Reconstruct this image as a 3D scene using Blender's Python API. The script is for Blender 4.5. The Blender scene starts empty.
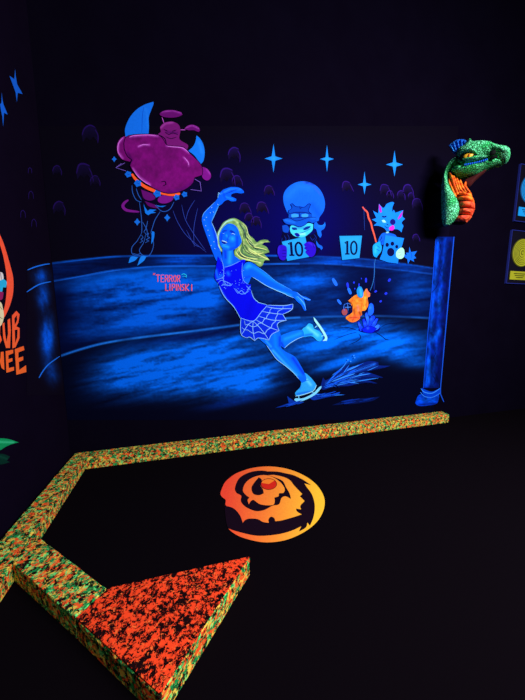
import bpy, bmesh, math, random
import numpy as np
from mathutils import Vector
from mathutils.geometry import delaunay_2d_cdt

random.seed(4)
SC = bpy.context.scene
COL = SC.collection

# ------------------------------------------------------------------ camera and room frame
# The room's axes: x runs along the mural wall, y points into it, z is up (metres).
F = 263.0
PITCH = math.atan2(F, 2083)
YAW = math.radians(14.8)
EYE = 1.6
WALL_Y = 3.14


def ray(x, y):
    X = (x - 262.5) / F
    Z = -(y - 350) / F
    a = X
    b = math.cos(PITCH) + Z * math.sin(PITCH)
    c = -math.sin(PITCH) + Z * math.cos(PITCH)
    co, si = math.cos(-YAW), math.sin(-YAW)
    return (a * co - b * si, a * si + b * co, c)


def on_back(x, y, off=0.0):
    r = ray(x, y)
    t = (WALL_Y - off) / r[1]
    return Vector((r[0] * t, WALL_Y - off, EYE + r[2] * t))


CORNER_X = (on_back(51.8, 264).x + on_back(60.7, 356).x) / 2


def on_left(x, y, off=0.0):
    r = ray(x, y)
    t = (CORNER_X + off) / r[0]
    return Vector((CORNER_X + off, r[1] * t, EYE + r[2] * t))


def on_floor(x, y, off=0.0):
    r = ray(x, y)
    t = (off - EYE) / r[2]
    return Vector((r[0] * t, r[1] * t, off))


# ------------------------------------------------------------------ materials
def s2l(c):
    return tuple(((v / 255) / 12.92 if v / 255 <= 0.04045 else ((v / 255 + 0.055) / 1.055) ** 2.4) for v in c)


def new_mat(name, rough=0.75, spec=0.15):
    m = bpy.data.materials.new(name)
    m.use_nodes = True
    b = m.node_tree.nodes['Principled BSDF']
    b.inputs['Roughness'].default_value = rough
    b.inputs['Specular IOR Level'].default_value = spec
    return m, m.node_tree, b


def flat(name, rgb, rough=0.75, spec=0.15):
    m, nt, b = new_mat(name, rough, spec)
    b.inputs['Base Color'].default_value = (*s2l(rgb), 1)
    return m


def paint_mat():
    m, nt, b = new_mat('fluorescent_wall_paint', 0.85, 0.03)
    a = nt.nodes.new('ShaderNodeAttribute')
    a.attribute_name = 'Col'
    n = nt.nodes.new('ShaderNodeTexNoise')
    n.inputs['Scale'].default_value = 60
    n.inputs['Detail'].default_value = 4
    tc = nt.nodes.new('ShaderNodeTexCoord')
    nt.links.new(tc.outputs['Object'], n.inputs['Vector'])
    mr = nt.nodes.new('ShaderNodeMapRange')
    mr.inputs['To Min'].default_value = 0.84
    mr.inputs['To Max'].default_value = 1.12
    nt.links.new(n.outputs['Fac'], mr.inputs['Value'])
    mx = nt.nodes.new('ShaderNodeVectorMath')
    mx.operation = 'SCALE'
    nt.links.new(a.outputs['Color'], mx.inputs[0])
    nt.links.new(mr.outputs['Result'], mx.inputs['Scale'])
    nt.links.new(mx.outputs['Vector'], b.inputs['Base Color'])
    return m


def splatter_mat(name, ground, layers, scale=28, bump=0.35, stretch=(1, 1, 1)):
    """dense spatter of fluorescent paint over a dark ground: layers = [(rgb, threshold, scale factor, seed)]"""
    m, nt, b = new_mat(name, 0.9, 0.05)
    tc = nt.nodes.new('ShaderNodeTexCoord')
    col = None
    g = nt.nodes.new('ShaderNodeRGB')
    g.outputs[0].default_value = (*s2l(ground), 1)
    col = g.outputs[0]
    last = None
    for rgb, thr, k, seed in layers:
        mp = nt.nodes.new('ShaderNodeMapping')
        mp.inputs['Location'].default_value = (seed * 3.7, seed * 1.3, seed * 2.1)
        mp.inputs['Scale'].default_value = stretch
        nt.links.new(tc.outputs['Object'], mp.inputs['Vector'])
        n = nt.nodes.new('ShaderNodeTexNoise')
        n.inputs['Scale'].default_value = scale * k
        n.inputs['Detail'].default_value = 5
        n.inputs['Roughness'].default_value = 0.72
        n.inputs['Distortion'].default_value = 0.4
        nt.links.new(mp.outputs['Vector'], n.inputs['Vector'])
        r = nt.nodes.new('ShaderNodeMapRange')
        r.inputs['From Min'].default_value = thr
        r.inputs['From Max'].default_value = thr + 0.02
        nt.links.new(n.outputs['Fac'], r.inputs['Value'])
        mx = nt.nodes.new('ShaderNodeMix')
        mx.data_type = 'RGBA'
        nt.links.new(r.outputs['Result'], mx.inputs[0])
        nt.links.new(col, mx.inputs[6])
        mx.inputs[7].default_value = (*s2l(rgb), 1)
        col = mx.outputs[2]
        last = n
    nt.links.new(col, b.inputs['Base Color'])
    bp = nt.nodes.new('ShaderNodeBump')
    bp.inputs['Strength'].default_value = bump
    bp.inputs['Distance'].default_value = 0.01
    nt.links.new(last.outputs['Fac'], bp.inputs['Height'])
    nt.links.new(bp.outputs['Normal'], b.inputs['Normal'])
    return m


def scale_mat(name, a, bcol, scale, c=None):
    """reptile scales: cells of paint with darker seams between them and a relief"""
    m, nt, b = new_mat(name, 0.55, 0.2)
    tc = nt.nodes.new('ShaderNodeTexCoord')
    v = nt.nodes.new('ShaderNodeTexVoronoi')
    v.feature = 'DISTANCE_TO_EDGE'
    v.inputs['Scale'].default_value = scale
    nt.links.new(tc.outputs['Object'], v.inputs['Vector'])
    r = nt.nodes.new('ShaderNodeMapRange')
    r.inputs['From Min'].default_value = 0.02
    r.inputs['From Max'].default_value = 0.22
    nt.links.new(v.outputs['Distance'], r.inputs['Value'])
    n = nt.nodes.new('ShaderNodeTexNoise')
    n.inputs['Scale'].default_value = scale * 0.22
    n.inputs['Detail'].default_value = 4
    nt.links.new(tc.outputs['Object'], n.inputs['Vector'])
    r2 = nt.nodes.new('ShaderNodeMapRange')
    r2.inputs['From Min'].default_value = 0.36
    r2.inputs['From Max'].default_value = 0.56
    nt.links.new(n.outputs['Fac'], r2.inputs['Value'])
    m0 = nt.nodes.new('ShaderNodeMix')
    m0.data_type = 'RGBA'
    nt.links.new(r2.outputs['Result'], m0.inputs[0])
    m0.inputs[6].default_value = (*s2l(a), 1)
    m0.inputs[7].default_value = (*s2l(c or a), 1)
    m1 = nt.nodes.new('ShaderNodeMix')
    m1.data_type = 'RGBA'
    nt.links.new(r.outputs['Result'], m1.inputs[0])
    m1.inputs[6].default_value = (*s2l(bcol), 1)
    nt.links.new(m0.outputs[2], m1.inputs[7])
    nt.links.new(m1.outputs[2], b.inputs['Base Color'])
    bp = nt.nodes.new('ShaderNodeBump')
    bp.inputs['Strength'].default_value = 0.6
    bp.inputs['Distance'].default_value = 0.012
    nt.links.new(r.outputs['Result'], bp.inputs['Height'])
    nt.links.new(bp.outputs['Normal'], b.inputs['Normal'])
    return m


def speck_mat(name, rgb, rgb2, scale, rough=0.95):
    m, nt, b = new_mat(name, rough, 0.0)
    tc = nt.nodes.new('ShaderNodeTexCoord')
    n = nt.nodes.new('ShaderNodeTexNoise')
    n.inputs['Scale'].default_value = scale
    n.inputs['Detail'].default_value = 3
    nt.links.new(tc.outputs['Object'], n.inputs['Vector'])
    mx = nt.nodes.new('ShaderNodeMix')
    mx.data_type = 'RGBA'
    nt.links.new(n.outputs['Fac'], mx.inputs[0])
    mx.inputs[6].default_value = (*s2l(rgb), 1)
    mx.inputs[7].default_value = (*s2l(rgb2), 1)
    nt.links.new(mx.outputs[2], b.inputs['Base Color'])
    return m


PAINT = paint_mat()


# ------------------------------------------------------------------ object helpers
def tag(o, label=None, cat=None, group=None, kind=None):
    if label: o['label'] = label
    if cat: o['category'] = cat
    if group: o['group'] = group
    if kind: o['kind'] = kind
    return o


def empty(name, loc=(0, 0, 0), rz=0, parent=None):
    o = bpy.data.objects.new(name, None)
    COL.objects.link(o)
    o.location = loc
    o.rotation_euler.z = rz
    o.empty_display_size = 0.1
    if parent: o.parent = parent
    return o


def link_mesh(name, me, mat, parent=None):
    o = bpy.data.objects.new(name, me)
    COL.objects.link(o)
    if mat: me.materials.append(mat)
    if parent:
        o.parent = parent
        # meshes are written in room coordinates; bring them into the parent's frame
        p, loc = parent, Vector((0, 0, 0))
        while p is not None:
            loc += p.location
            p = p.parent
        me.transform(__import__('mathutils').Matrix.Translation(-loc))
    return o


def solid(name, pts, z0, z1, mat, parent=None, bevel=0.006):
    """prism from a floor outline"""
    bm = bmesh.new()
    lo = [bm.verts.new((p[0], p[1], z0)) for p in pts]
    hi = [bm.verts.new((p[0], p[1], z1)) for p in pts]
    bm.faces.new(list(reversed(lo)))
    bm.faces.new(hi)
    n = len(pts)
    for i in range(n):
        bm.faces.new((lo[i], lo[(i + 1) % n], hi[(i + 1) % n], hi[i]))
    bmesh.ops.recalc_face_normals(bm, faces=bm.faces)
    if bevel:
        bmesh.ops.bevel(bm, geom=list(bm.edges), offset=bevel, segments=2, affect='EDGES', profile=0.6)
    me = bpy.data.meshes.new(name)
    bm.to_mesh(me)
    bm.free()
    return link_mesh(name, me, mat, parent)


def box(name, a, b, mat, parent=None, bevel=0.0):
    return solid(name, [(a[0], a[1]), (b[0], a[1]), (b[0], b[1]), (a[0], b[1])], a[2], b[2], mat, parent, bevel)


# ------------------------------------------------------------------ painting on a plane
def crop(ox, oy, k):
    return lambda *pts: [(ox + x / k, oy + y / k) for x, y in pts]


def smooth(pts, closed=True, n=4):
    """Catmull-Rom through the points; closed outlines keep sharp tips where the turn is strong"""
    P = [np.array(p, float) for p in pts]
    N = len(P)
    out = []
    rng = range(N) if closed else range(N - 1)

    def tangent(i):
        if closed:
            a, b, c = P[(i - 1) % N], P[i], P[(i + 1) % N]
        else:
            a, b, c = P[max(i - 1, 0)], P[i], P[min(i + 1, N - 1)]
        u, v = b - a, c - b
        lu, lv = np.linalg.norm(u), np.linalg.norm(v)
        if lu > 1e-6 and lv > 1e-6 and np.dot(u, v) / (lu * lv) < 0.25:
            return None
        return (c - a) / 2
    for i in rng:
        p0, p1 = P[i], P[(i + 1) % N]
        L = np.linalg.norm(p1 - p0)
        t0, t1 = tangent(i), tangent((i + 1) % N)
        d = p1 - p0
        t0 = d if t0 is None else t0
        t1 = d if t1 is None else t1
        for t in (t0, t1):
            l = np.linalg.norm(t)
            if l > L * 1.2: t *= L * 1.2 / l
        for k in range(n):
            s = k / n
            h00 = 2 * s ** 3 - 3 * s * s + 1
            h10 = s ** 3 - 2 * s * s + s
            h01 = -2 * s ** 3 + 3 * s * s
            h11 = s ** 3 - s * s
            out.append(h00 * p0 + h10 * t0 + h01 * p1 + h11 * t1)
    if not closed: out.append(P[-1])
    return [tuple(p) for p in out]


def ell(cx, cy, rx, ry, rot=0, n=28):
    c, s = math.cos(math.radians(rot)), math.sin(math.radians(rot))
    return [(cx + rx * math.cos(t) * c - ry * math.sin(t) * s, cy + rx * math.cos(t) * s + ry * math.sin(t) * c)
            for t in [2 * math.pi * i / n for i in range(n)]]


def vnoise(x, y, seed=0):
    xi, yi = np.floor(x).astype(np.int64), np.floor(y).astype(np.int64)
    fx, fy = x - xi, y - yi
    fx, fy = fx * fx * (3 - 2 * fx), fy * fy * (3 - 2 * fy)

    def h(a, b):
        v = np.sin(a * 127.1 + b * 311.7 + seed * 74.7) * 43758.5453
        return v - np.floor(v)
    return (h(xi, yi) * (1 - fx) + h(xi + 1, yi) * fx) * (1 - fy) + (h(xi, yi + 1) * (1 - fx) + h(xi + 1, yi + 1) * fx) * fy


def seg_dist(X, Y, line):
    d = np.full(X.shape, 1e9)
    T = np.zeros(X.shape)
    n = len(line) - 1
    for i in range(n):
        (ax, ay), (bx, by) = line[i], line[i + 1]
        vx, vy = bx - ax, by - ay
        L = vx * vx + vy * vy + 1e-9
        t = np.clip(((X - ax) * vx + (Y - ay) * vy) / L, 0, 1)
        q = np.hypot(X - ax - t * vx, Y - ay - t * vy)
        m = q < d
        d = np.where(m, q, d)
        T = np.where(m, (i + t) / n, T)
    return d, T


class Paint:
    """Layers of paint on one plane, gathered into one mesh. Everything is a real coat a fraction of a millimetre thick."""

    def __init__(self, plane, off):
        self.plane, self.off = plane, off
        self.v, self.c, self.f = [], [], []
        self.k = 0

    def _off(self):
        self.k += 1
        return self.off + self.k * 0.00025

    def fill(self, pts, rgb, strokes=(), pitch=None, grad=None, n=4, sm=True, tex=None):
        """rgb fill; strokes = [(polyline, half width px, rgb, opacity)] blended softly; grad = (p0, p1, rgb at p1)"""
        out = smooth(pts, True, n) if sm else list(pts)
        vs = [Vector(p) for p in out]
        N = len(vs)
        if pitch:
            xs = [p[0] for p in out]
            ys = [p[1] for p in out]
            gx = np.arange(min(xs), max(xs), pitch)
            gy = np.arange(min(ys), max(ys), pitch)
            A = np.array(out)
            X, Y = np.meshgrid(gx, gy)
            X = X + (np.arange(len(gy)) % 2)[:, None] * pitch * 0.5
            ins = np.zeros(X.shape, bool)
            for i in range(N):
                (x0, y0), (x1, y1) = A[i], A[(i + 1) % N]
                c = ((y0 > Y) != (y1 > Y)) & (X < (x1 - x0) * (Y - y0) / (y1 - y0 + 1e-12) + x0)
                ins ^= c
            d, _ = seg_dist(X, Y, list(map(tuple, A)) + [tuple(A[0])])
            ins &= d > pitch * 0.35
            vs += [Vector((float(a), float(b))) for a, b in zip(X[ins], Y[ins])]
        r = delaunay_2d_cdt(vs, [], [list(range(N))], 1, 1e-5)
        V = np.array([tuple(p) for p in r[0]])
        if not len(V): return self
        X, Y = V[:, 0], V[:, 1]
        C = np.tile(np.array(rgb, float), (len(V), 1))
        if grad:
            (x0, y0), (x1, y1), g2 = grad
            t = np.clip(((X - x0) * (x1 - x0) + (Y - y0) * (y1 - y0)) / ((x1 - x0) ** 2 + (y1 - y0) ** 2), 0, 1)[:, None]
            C = C * (1 - t) + np.array(g2, float) * t
        for st in strokes:
            line, w, col, op = st
            d, _ = seg_dist(X, Y, line if len(line) > 1 else [line[0], (line[0][0] + .01, line[0][1])])
            a = (np.clip(1 - d / (w * 1.6), 0, 1) ** 1.3 * op)[:, None]
            C = C * (1 - a) + np.array(col, float) * a
        if tex:
            k = vnoise(X / tex[0], Y / tex[1], 5) * .5 + vnoise(X / tex[0] * 2.3, Y / tex[1] * 2.3, 8) * .3 + vnoise(X / tex[0] * 5, Y / tex[1] * 5, 12) * .2
            C = C * (1 + tex[2] * (2 * k - 1))[:, None]
        o = self._off()
        b = len(self.v)
        self.v += [self.plane(float(x), float(y), o) for x, y in V]
        self.c += [s2l(c) for c in np.clip(C, 0, 255)]
        self.f += [[b + i for i in f] for f in r[2]]
        return self

    def line(self, pts, w, rgb, taper=0.35, closed=False, n=4, sm=True):
        """a brush line of width w px"""
        P = smooth(pts, closed, n) if sm else list(pts)
        if closed: P = P + [P[0]]
        N = len(P)
        o = self._off()
        b = len(self.v)
        for i, p in enumerate(P):
            a, c = P[max(i - 1, 0)], P[min(i + 1, N - 1)]
            dx, dy = c[0] - a[0], c[1] - a[1]
            l = math.hypot(dx, dy) or 1
            t = i / max(N - 1, 1)
            k = 1 if closed else taper + (1 - taper) * math.sin(math.pi * min(max(t, 0), 1)) ** 0.5
            h = w * k / 2
            for s in (1, -1):
                self.v.append(self.plane(p[0] - dy / l * h * s, p[1] + dx / l * h * s, o))
                self.c.append(s2l(rgb))
        for i in range(N - 1):
            self.f.append([b + 2 * i, b + 2 * i + 1, b + 2 * i + 3, b + 2 * i + 2])
        return self

    def dot(self, x, y, r, rgb):
        return self.fill(ell(x, y, r, r, n=8), rgb, sm=False)

    def build(self, name, parent, label=None):
        me = bpy.data.meshes.new(name)
        me.from_pydata([tuple(v) for v in self.v], [], self.f)
        at = me.color_attributes.new('Col', 'FLOAT_COLOR', 'POINT')
        at.data.foreach_set('color', np.array([(*c, 1) for c in self.c], np.float32).ravel())
        # faces look into the room
        bm = bmesh.new()
        bm.from_mesh(me)
        want = {on_back: Vector((0, -1, 0)), on_left: Vector((1, 0, 0)), on_floor: Vector((0, 0, 1))}[self.plane]
        flip = [f for f in bm.faces if f.normal.dot(want) < 0]
        bmesh.ops.reverse_faces(bm, faces=flip)
        bm.to_mesh(me)
        bm.free()
        me.validate()
        o = link_mesh(name, me, PAINT, parent)
        if label: o['label'] = label
        return o


def grid_paint(name, plane, off, x0, x1, y0, y1, step, painter, parent, edge=None):
    xs = np.linspace(x0, x1, int((x1 - x0) / step) + 1)
    ys = np.linspace(y0, y1, int((y1 - y0) / step) + 1)
    X, Y = np.meshgrid(xs, ys)
    if edge is not None:      # slide the columns so that both sides follow upright edges of the wall
        X = edge(X, Y)
    C = painter(X, Y)
    nx, ny = len(xs), len(ys)
    v = [tuple(plane(float(a), float(b), off)) for a, b in zip(X.ravel(), Y.ravel())]
    f = [(j * nx + i, (j + 1) * nx + i, (j + 1) * nx + i + 1, j * nx + i + 1) for j in range(ny - 1) for i in range(nx - 1)]
    me = bpy.data.meshes.new(name)
    me.from_pydata(v, [], f)
    C = np.clip(C, 0, 255) / 255
    L = np.where(C <= 0.04045, C / 12.92, ((C + 0.055) / 1.055) ** 2.4).reshape(-1, 3)
    at = me.color_attributes.new('Col', 'FLOAT_COLOR', 'POINT')
    at.data.foreach_set('color', np.concatenate([L, np.ones((len(L), 1))], 1).astype(np.float32).ravel())
    return link_mesh(name, me, PAINT, parent)


# ------------------------------------------------------------------ the room
M_WALL = speck_mat('black_wall_paint', (7, 4, 15), (10, 7, 21), 3)
M_LWALL = speck_mat('black_side_wall_paint', (11, 6, 19), (16, 9, 27), 3)
M_FLOOR = speck_mat('black_carpet', (7, 5, 8), (13, 9, 14), 220)
M_CEIL = flat('black_ceiling_paint', (10, 8, 12), 0.95, 0)
X1, Y0, H = 6.6, -5.0, 6.6
box('floor', (CORNER_X - .2, Y0 - .2, -.1), (X1 + .2, WALL_Y + .2, 0), M_FLOOR)['kind'] = 'structure'
box('ceiling', (CORNER_X - .2, Y0 - .2, H), (X1 + .2, WALL_Y + .2, H + .1), M_CEIL)['kind'] = 'structure'
box('wall_back', (CORNER_X - .2, WALL_Y, 0), (X1 + .2, WALL_Y + .2, H), M_WALL)['kind'] = 'structure'
box('wall_left', (CORNER_X - .2, Y0, 0), (CORNER_X, WALL_Y, H), M_LWALL)['kind'] = 'structure'
box('wall_right', (X1, Y0, 0), (X1 + .2, WALL_Y, H), M_WALL)['kind'] = 'structure'
box('wall_front', (CORNER_X - .2, Y0 - .2, 0), (X1 + .2, Y0, H), M_WALL)['kind'] = 'structure'

# ------------------------------------------------------------------ the mural: backdrop
mural = empty('mural', (1.2, WALL_Y, 0))
tag(mural, 'fluorescent blue mural of an ice rink with a skater, painted on the back wall', 'mural')

TOP = [(50, 263.5), (80, 260), (110, 257), (135, 256), (200, 255.6), (270, 255.7), (330, 257), (380, 260.5), (436, 268.5)]
SEC = [(51, 281.5), (80, 276.5), (110, 271), (140, 267.6), (164, 266.3), (215, 266), (270, 264), (325, 264), (380, 268), (436, 274.5)]
THIRD = [(59, 356.5), (80, 349.5), (105, 343), (140, 337.5), (190, 331.4), (238, 325), (265, 320.5), (293, 317.8), (330, 316.6), (380, 316), (427, 318)]


def yl(line, X):
    a = np.array(smooth(line, False, 6))
    return np.interp(X, a[:, 0], a[:, 1])


def blob(X, Y, cx, cy, rx, ry, ang=0):
    c, s = math.cos(math.radians(ang)), math.sin(math.radians(ang))
    u = ((X - cx) * c + (Y - cy) * s) / rx
    v = (-(X - cx) * s + (Y - cy) * c) / ry
    return np.exp(-(u * u + v * v))


def streak(X, Y, ang, lx, ly, seed):
    c, s = math.cos(math.radians(ang)), math.sin(math.radians(ang))
    u, v = X * c + Y * s, -X * s + Y * c
    return (vnoise(u / lx, v / ly, seed) * 0.45 + vnoise(u / lx * 2.6, v / ly * 2.3, seed + 3) * 0.27 + vnoise(u / lx * 7, v / ly * 3.4, seed + 7) * 0.16 + vnoise(X * .55, Y * .7, seed + 9) * .12)


def mixc(C, a, rgb):
    a = np.clip(a, 0, 1)[..., None]
    return C * (1 - a) + np.array(rgb, float) * a


def backdrop(X, Y):
    C = np.tile(np.array((6.8, 3.8, 16.2), float), X.shape + (1,))
    C = mixc(C, (0.75 * blob(X, Y, 270, 240, 130, 70) + 0.4 * blob(X, Y, 300, 200, 150, 50)) * np.clip((Y - 128) / 30, 0, 1), (6, 3, 50))
    C = mixc(C, 0.8 * blob(X, Y, 303, 225, 45, 52), (2, 2, 100))
    C = mixc(C, 0.55 * blob(X, Y, 232, 235, 50, 55), (3, 2, 85))
    yt, ys, y3 = yl(TOP, X), yl(SEC, X), yl(THIRD, X)
    # top rail of the barrier
    rail = (Y > yt) & (Y <= ys)
    st = streak(X, Y, -2, 40, 3, 1)
    R = np.tile(np.array((2, 3, 34), float), X.shape + (1,))
    R = mixc(R, (0.35 + 0.9 * (st - 0.4)) * (blob(X, Y, 185, 259, 28, 9) * 1.5 + blob(X, Y, 395, 267, 55, 8) * .8 + blob(X, Y, 330, 261, 40, 8) * .9 + .25 + blob(X, Y, 80, 268, 30, 14) * .3), (0, 80, 220))
    C = np.where(rail[..., None], R, C)
    # boards
    brd = (Y > ys) & (Y <= y3)
    st = streak(X, Y, -6, 34, 4.5, 2)
    B = np.tile(np.array((1, 5, 42), float), X.shape + (1,))
    lum = (1.15 * blob(X, Y, 118, 290, 60, 26) + 1.0 * blob(X, Y, 185, 290, 45, 22) + .75 * blob(X, Y, 130, 325, 70, 12, -8)
           + .8 * blob(X, Y, 212, 300, 16, 26) + .85 * blob(X, Y, 300, 279, 42, 13) + .45 * blob(X, Y, 275, 300, 40, 14)
           + .75 * blob(X, Y, 410, 290, 26, 22) + .3 * blob(X, Y, 170, 312, 60, 14) + .45 * blob(X, Y, 335, 300, 25, 30))
    lum *= 1 - .85 * blob(X, Y, 240, 315, 22, 22)
    lum *= 1 - .9 * blob(X, Y, 58, 300, 14, 70)
    B = mixc(B, lum * (0.4 + 1.5 * (st - 0.3)), (0, 94, 232))
    B = mixc(B, .9 * blob(X, Y, 368, 292, 34, 24), (1, 2, 40))
    B = mixc(B, .5 * np.exp(-((Y - ys - 6) / 6) ** 2) * blob(X, Y, 140, 275, 90, 30), (0, 105, 240))
    C = np.where(brd[..., None], B, C)
    # ice
    ice = Y > y3
    st = streak(X, Y, -14, 38, 5, 5)
    st2 = streak(X, Y, -8, 60, 4, 9)
    I = np.tile(np.array((2, 3, 26), float), X.shape + (1,))
    lum = (1.25 * blob(X, Y, 195, 352, 90, 20, -12) + 1.05 * blob(X, Y, 165, 385, 80, 22, -6) + .9 * blob(X, Y, 235, 385, 40, 16, -12) + .6 * blob(X, Y, 118, 372, 40, 18, -15)
           + .75 * blob(X, Y, 255, 378, 34, 14, -15))
    lum += (1.0 * blob(X, Y, 320, 348, 42, 11, -20) + .9 * blob(X, Y, 385, 340, 55, 14, 6) + .9 * blob(X, Y, 335, 364, 50, 6, -18) + .7 * blob(X, Y, 340, 327, 50, 7, -3)
            + .75 * blob(X, Y, 405, 357, 28, 8, 14) + .35 * blob(X, Y, 290, 335, 30, 18))
    lum *= 1 - .8 * blob(X, Y, 300, 380, 26, 22, 30)
    lum *= 1 - .95 * blob(X, Y, 60, 380, 38, 60)
    lum *= np.clip((412 + (X - 180) * .01 - Y) / 26, 0, 1)
    I = mixc(I, lum * (0.3 + 2.0 * (0.6 * st + .4 * st2 - 0.3)), (0, 106, 250))
    I = mixc(I, .8 * blob(X, Y, 235, 401, 30, 4, -12) * st, (0, 60, 200))
    I = mixc(I, .55 * blob(X, Y, 200, 335, 60, 4, -8), (3, 4, 60))
    C = np.where(ice[..., None], I, C)
    # brush lines along the edges of the rail and boards
    for line, w, col, op in ((TOP, .9, (10, 100, 235), .95), (SEC, .8, (20, 110, 245), .95), (THIRD, 1.1, (30, 130, 250), 1)):
        y = yl(line, X)
        k = 0.6 + 0.4 * vnoise(X / 14, Y * 0, 11)
        fade = np.where(X > 300, .5, 1.0)
        C = mixc(C, np.clip(1.35 - np.abs(Y - y) / w, 0, 1) * op * k * fade, col)
    # vertical joint in the painted barrier
    C = mixc(C, np.clip(1.2 - np.abs(X - 374 - (Y - 260) * .01) / .6, 0, 1) * ((Y > 262) & (Y < 290)) * .5, (20, 70, 200))
    # reach of the paint
    return C


def upright(xr, yr):
    def e(X, Y):
        # straight upright borders at the room corner on the left and behind the column on the right
        t = (X - X[0, 0]) / (X[0, -1] - X[0, 0])
        cl = np.array([back_px(CORNER_X + 0.004, zz) for zz in (0.2, 5.0)])
        xl = np.interp(Y, cl[::-1, 1], cl[::-1, 0])
        xr_ = 447 - (Y - 316) * 0.087 - 5
        return xl * (1 - t) + xr_ * t
    return e


def back_px(x, z):
    """where the point (x, z) of the back wall is seen"""
    px = x * math.cos(YAW) - WALL_Y * math.sin(YAW)
    py = x * math.sin(YAW) + WALL_Y * math.cos(YAW)
    pz = z - EYE
    d = py * math.cos(PITCH) - pz * math.sin(PITCH)
    u = py * math.sin(PITCH) + pz * math.cos(PITCH)
    return 262.5 + F * px / d, 350 - F * u / d


grid_paint('rink_backdrop', on_back, 0.002, 48, 448, 126, 420, 0.9, backdrop, mural, upright(0, 0))['label'] = \
    'painted blue rink boards and streaky ice fading into black'

SKY = (22, 128, 232)


def star_pts(cx, cy, rx, ru, rd, w=.16):
    return [(cx, cy - ru), (cx + rx * w, cy - rx * w * 1.2), (cx + rx, cy), (cx + rx * w, cy + rx * w * 1.2), (cx, cy + rd), (cx - rx * w, cy + rx * w * 1.2),
            (cx - rx, cy), (cx - rx * w, cy - rx * w * 1.2)]


for cx, cy, rx, ru, rd, lb in ((273.5, 158.5, 9, 14.5, 14, 'four-pointed blue star at the left end of the painted row'), (327, 159, 7, 14, 13, 'slim four-pointed blue star second from the left'),
                               (364.5, 184.5, 7, 13, 10, 'lowest four-pointed blue star'), (394.5, 164.5, 8.5, 14, 12, 'four-pointed blue star nearest the column')):
    Paint(on_back, .004).fill(star_pts(cx, cy, rx, ru, rd, .2), SKY, sm=False, strokes=[([(cx, cy)], 3, (40, 160, 255), .7)], pitch=1.2).build('painted_star', mural, lb)

# the dim crowd behind the barrier
for cx, cy, r in ((90, 134, 8), (84, 172, 7.5), (95, 181, 5), (57, 170.5, 4.5), (59, 208, 6), (234, 154, 6), (227, 176, 7), (237, 181, 5), (245, 209, 5.5), (249, 218, 4.5),
                  (262, 208, 5.5), (256, 222, 5), (269, 191, 5), (347, 187, 5), (385, 190, 5), (390, 194.5, 3.5), (401, 195, 4), (408, 190, 5), (411, 196, 3), (417, 204, 5), (416, 238, 3.5), (345, 240, 0)):
    if not r: continue
    dim = 0.75 if cx < 120 else 1
    a = (18 * dim + 2, 7 * dim + 3, 60 * dim)
    b = (42 * dim, 18 * dim, 112 * dim)
    p = Paint(on_back, .004)
    w1, w2, w3, w4 = [random.uniform(.8, 1.2) for _ in range(4)]
    jx, jy = random.uniform(-.15, .15) * r, random.uniform(-.12, .12) * r
    p.fill([(cx - r * .9, cy + r), (cx - r, cy), (cx - r * .6, cy - r * .8), (cx, cy - r * 1.1), (cx + r * .7, cy - r * .8), (cx + r, cy), (cx + r * .9, cy + r * .9), (cx + r * .4, cy + r * .3), (cx, cy + r * .8), (cx - r * .5, cy + r * .4)],
           a, strokes=[([(cx + jx, cy + r * .5), (cx + jy, cy + r)], r * .8, (8, 5, 24), 1), ([(cx + r, cy)], r * .5, (8, 5, 24), .8)], pitch=1.2)
    p.line([(cx - r, cy + r * .2 * w1), (cx - r * .7, cy - r * .8 * w2), (cx, cy - r * 1.1), (cx + r * .7 * w3, cy - r * .8)], max(.9, r * .2 * w1), b, .2)
    p.line([(cx + r * .6, cy - r * .6), (cx + r, cy + .2 * r * w4), (cx + r * 1.15 * w2, cy + r * 1.2 * w3)], max(.7, r * .13), b, .2)
    p.build('painted_spectator', mural)

# ------------------------------------------------------------------ the purple monster
E = crop(110, 90, 4.7727)
Hh = crop(110, 180, 4.7727)
PUR, PURD, PURL = (110, 12, 106), (66, 6, 92), (190, 84, 206)
OUT = (10, 2, 36)
mon = Paint(on_back, .005)
mon.line(Hh((88, 95), (68, 110), (62, 128), (82, 145), (140, 152)), 3.0, (118, 24, 136), .3)
mon.fill(Hh((148, 45), (160, 85), (185, 98), (212, 92), (225, 70), (190, 60)), (96, 14, 110))
mon.fill(Hh((165, 100), (215, 118), (235, 128), (225, 135), (185, 125)), (86, 10, 100))
mon.fill(Hh(*ell(265, 90, 38, 21, -12)), (120, 20, 134))
# black trousers and boots in thin blue contours
LB = (38, 92, 190)
for pts in (((105, 25), (108, 60), (125, 95), (150, 105)), ((125, 40), (135, 70), (150, 95)), ((140, 105), (150, 180), (152, 240), (150, 255)), ((240, 150), (215, 190), (200, 235), (195, 250)),
            ((150, 255), (130, 290), (105, 320), (105, 350), (125, 362), (150, 360)), ((195, 250), (208, 300), (200, 340), (180, 365), (155, 358), (140, 335), (160, 300), (170, 260)),
            ((155, 200), (175, 235), (178, 260)), ((215, 120), (250, 150), (285, 140), (305, 105)), ((180, 195), (172, 230), (160, 250)), ((110, 350), (130, 356), (145, 350)),
            ((165, 250), (175, 262), (185, 252), (178, 270), (190, 275), (172, 285), (186, 290), (168, 300)), ((150, 262), (158, 275), (148, 283), (156, 292), (142, 300))):
    mon.line(Hh(*pts), .65, LB, .5)
for pts in (((300, 145), (325, 205), (370, 270), (460, 345)), ((342, 118), (360, 190), (405, 265), (455, 335)), ((405, 95), (375, 145), (362, 190)), ((418, 135), (400, 230), (402, 320)), ((365, 240), (400, 305), (430, 320))):
    mon.line(Hh(*pts), .6, (40, 60, 160), .4)
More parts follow.
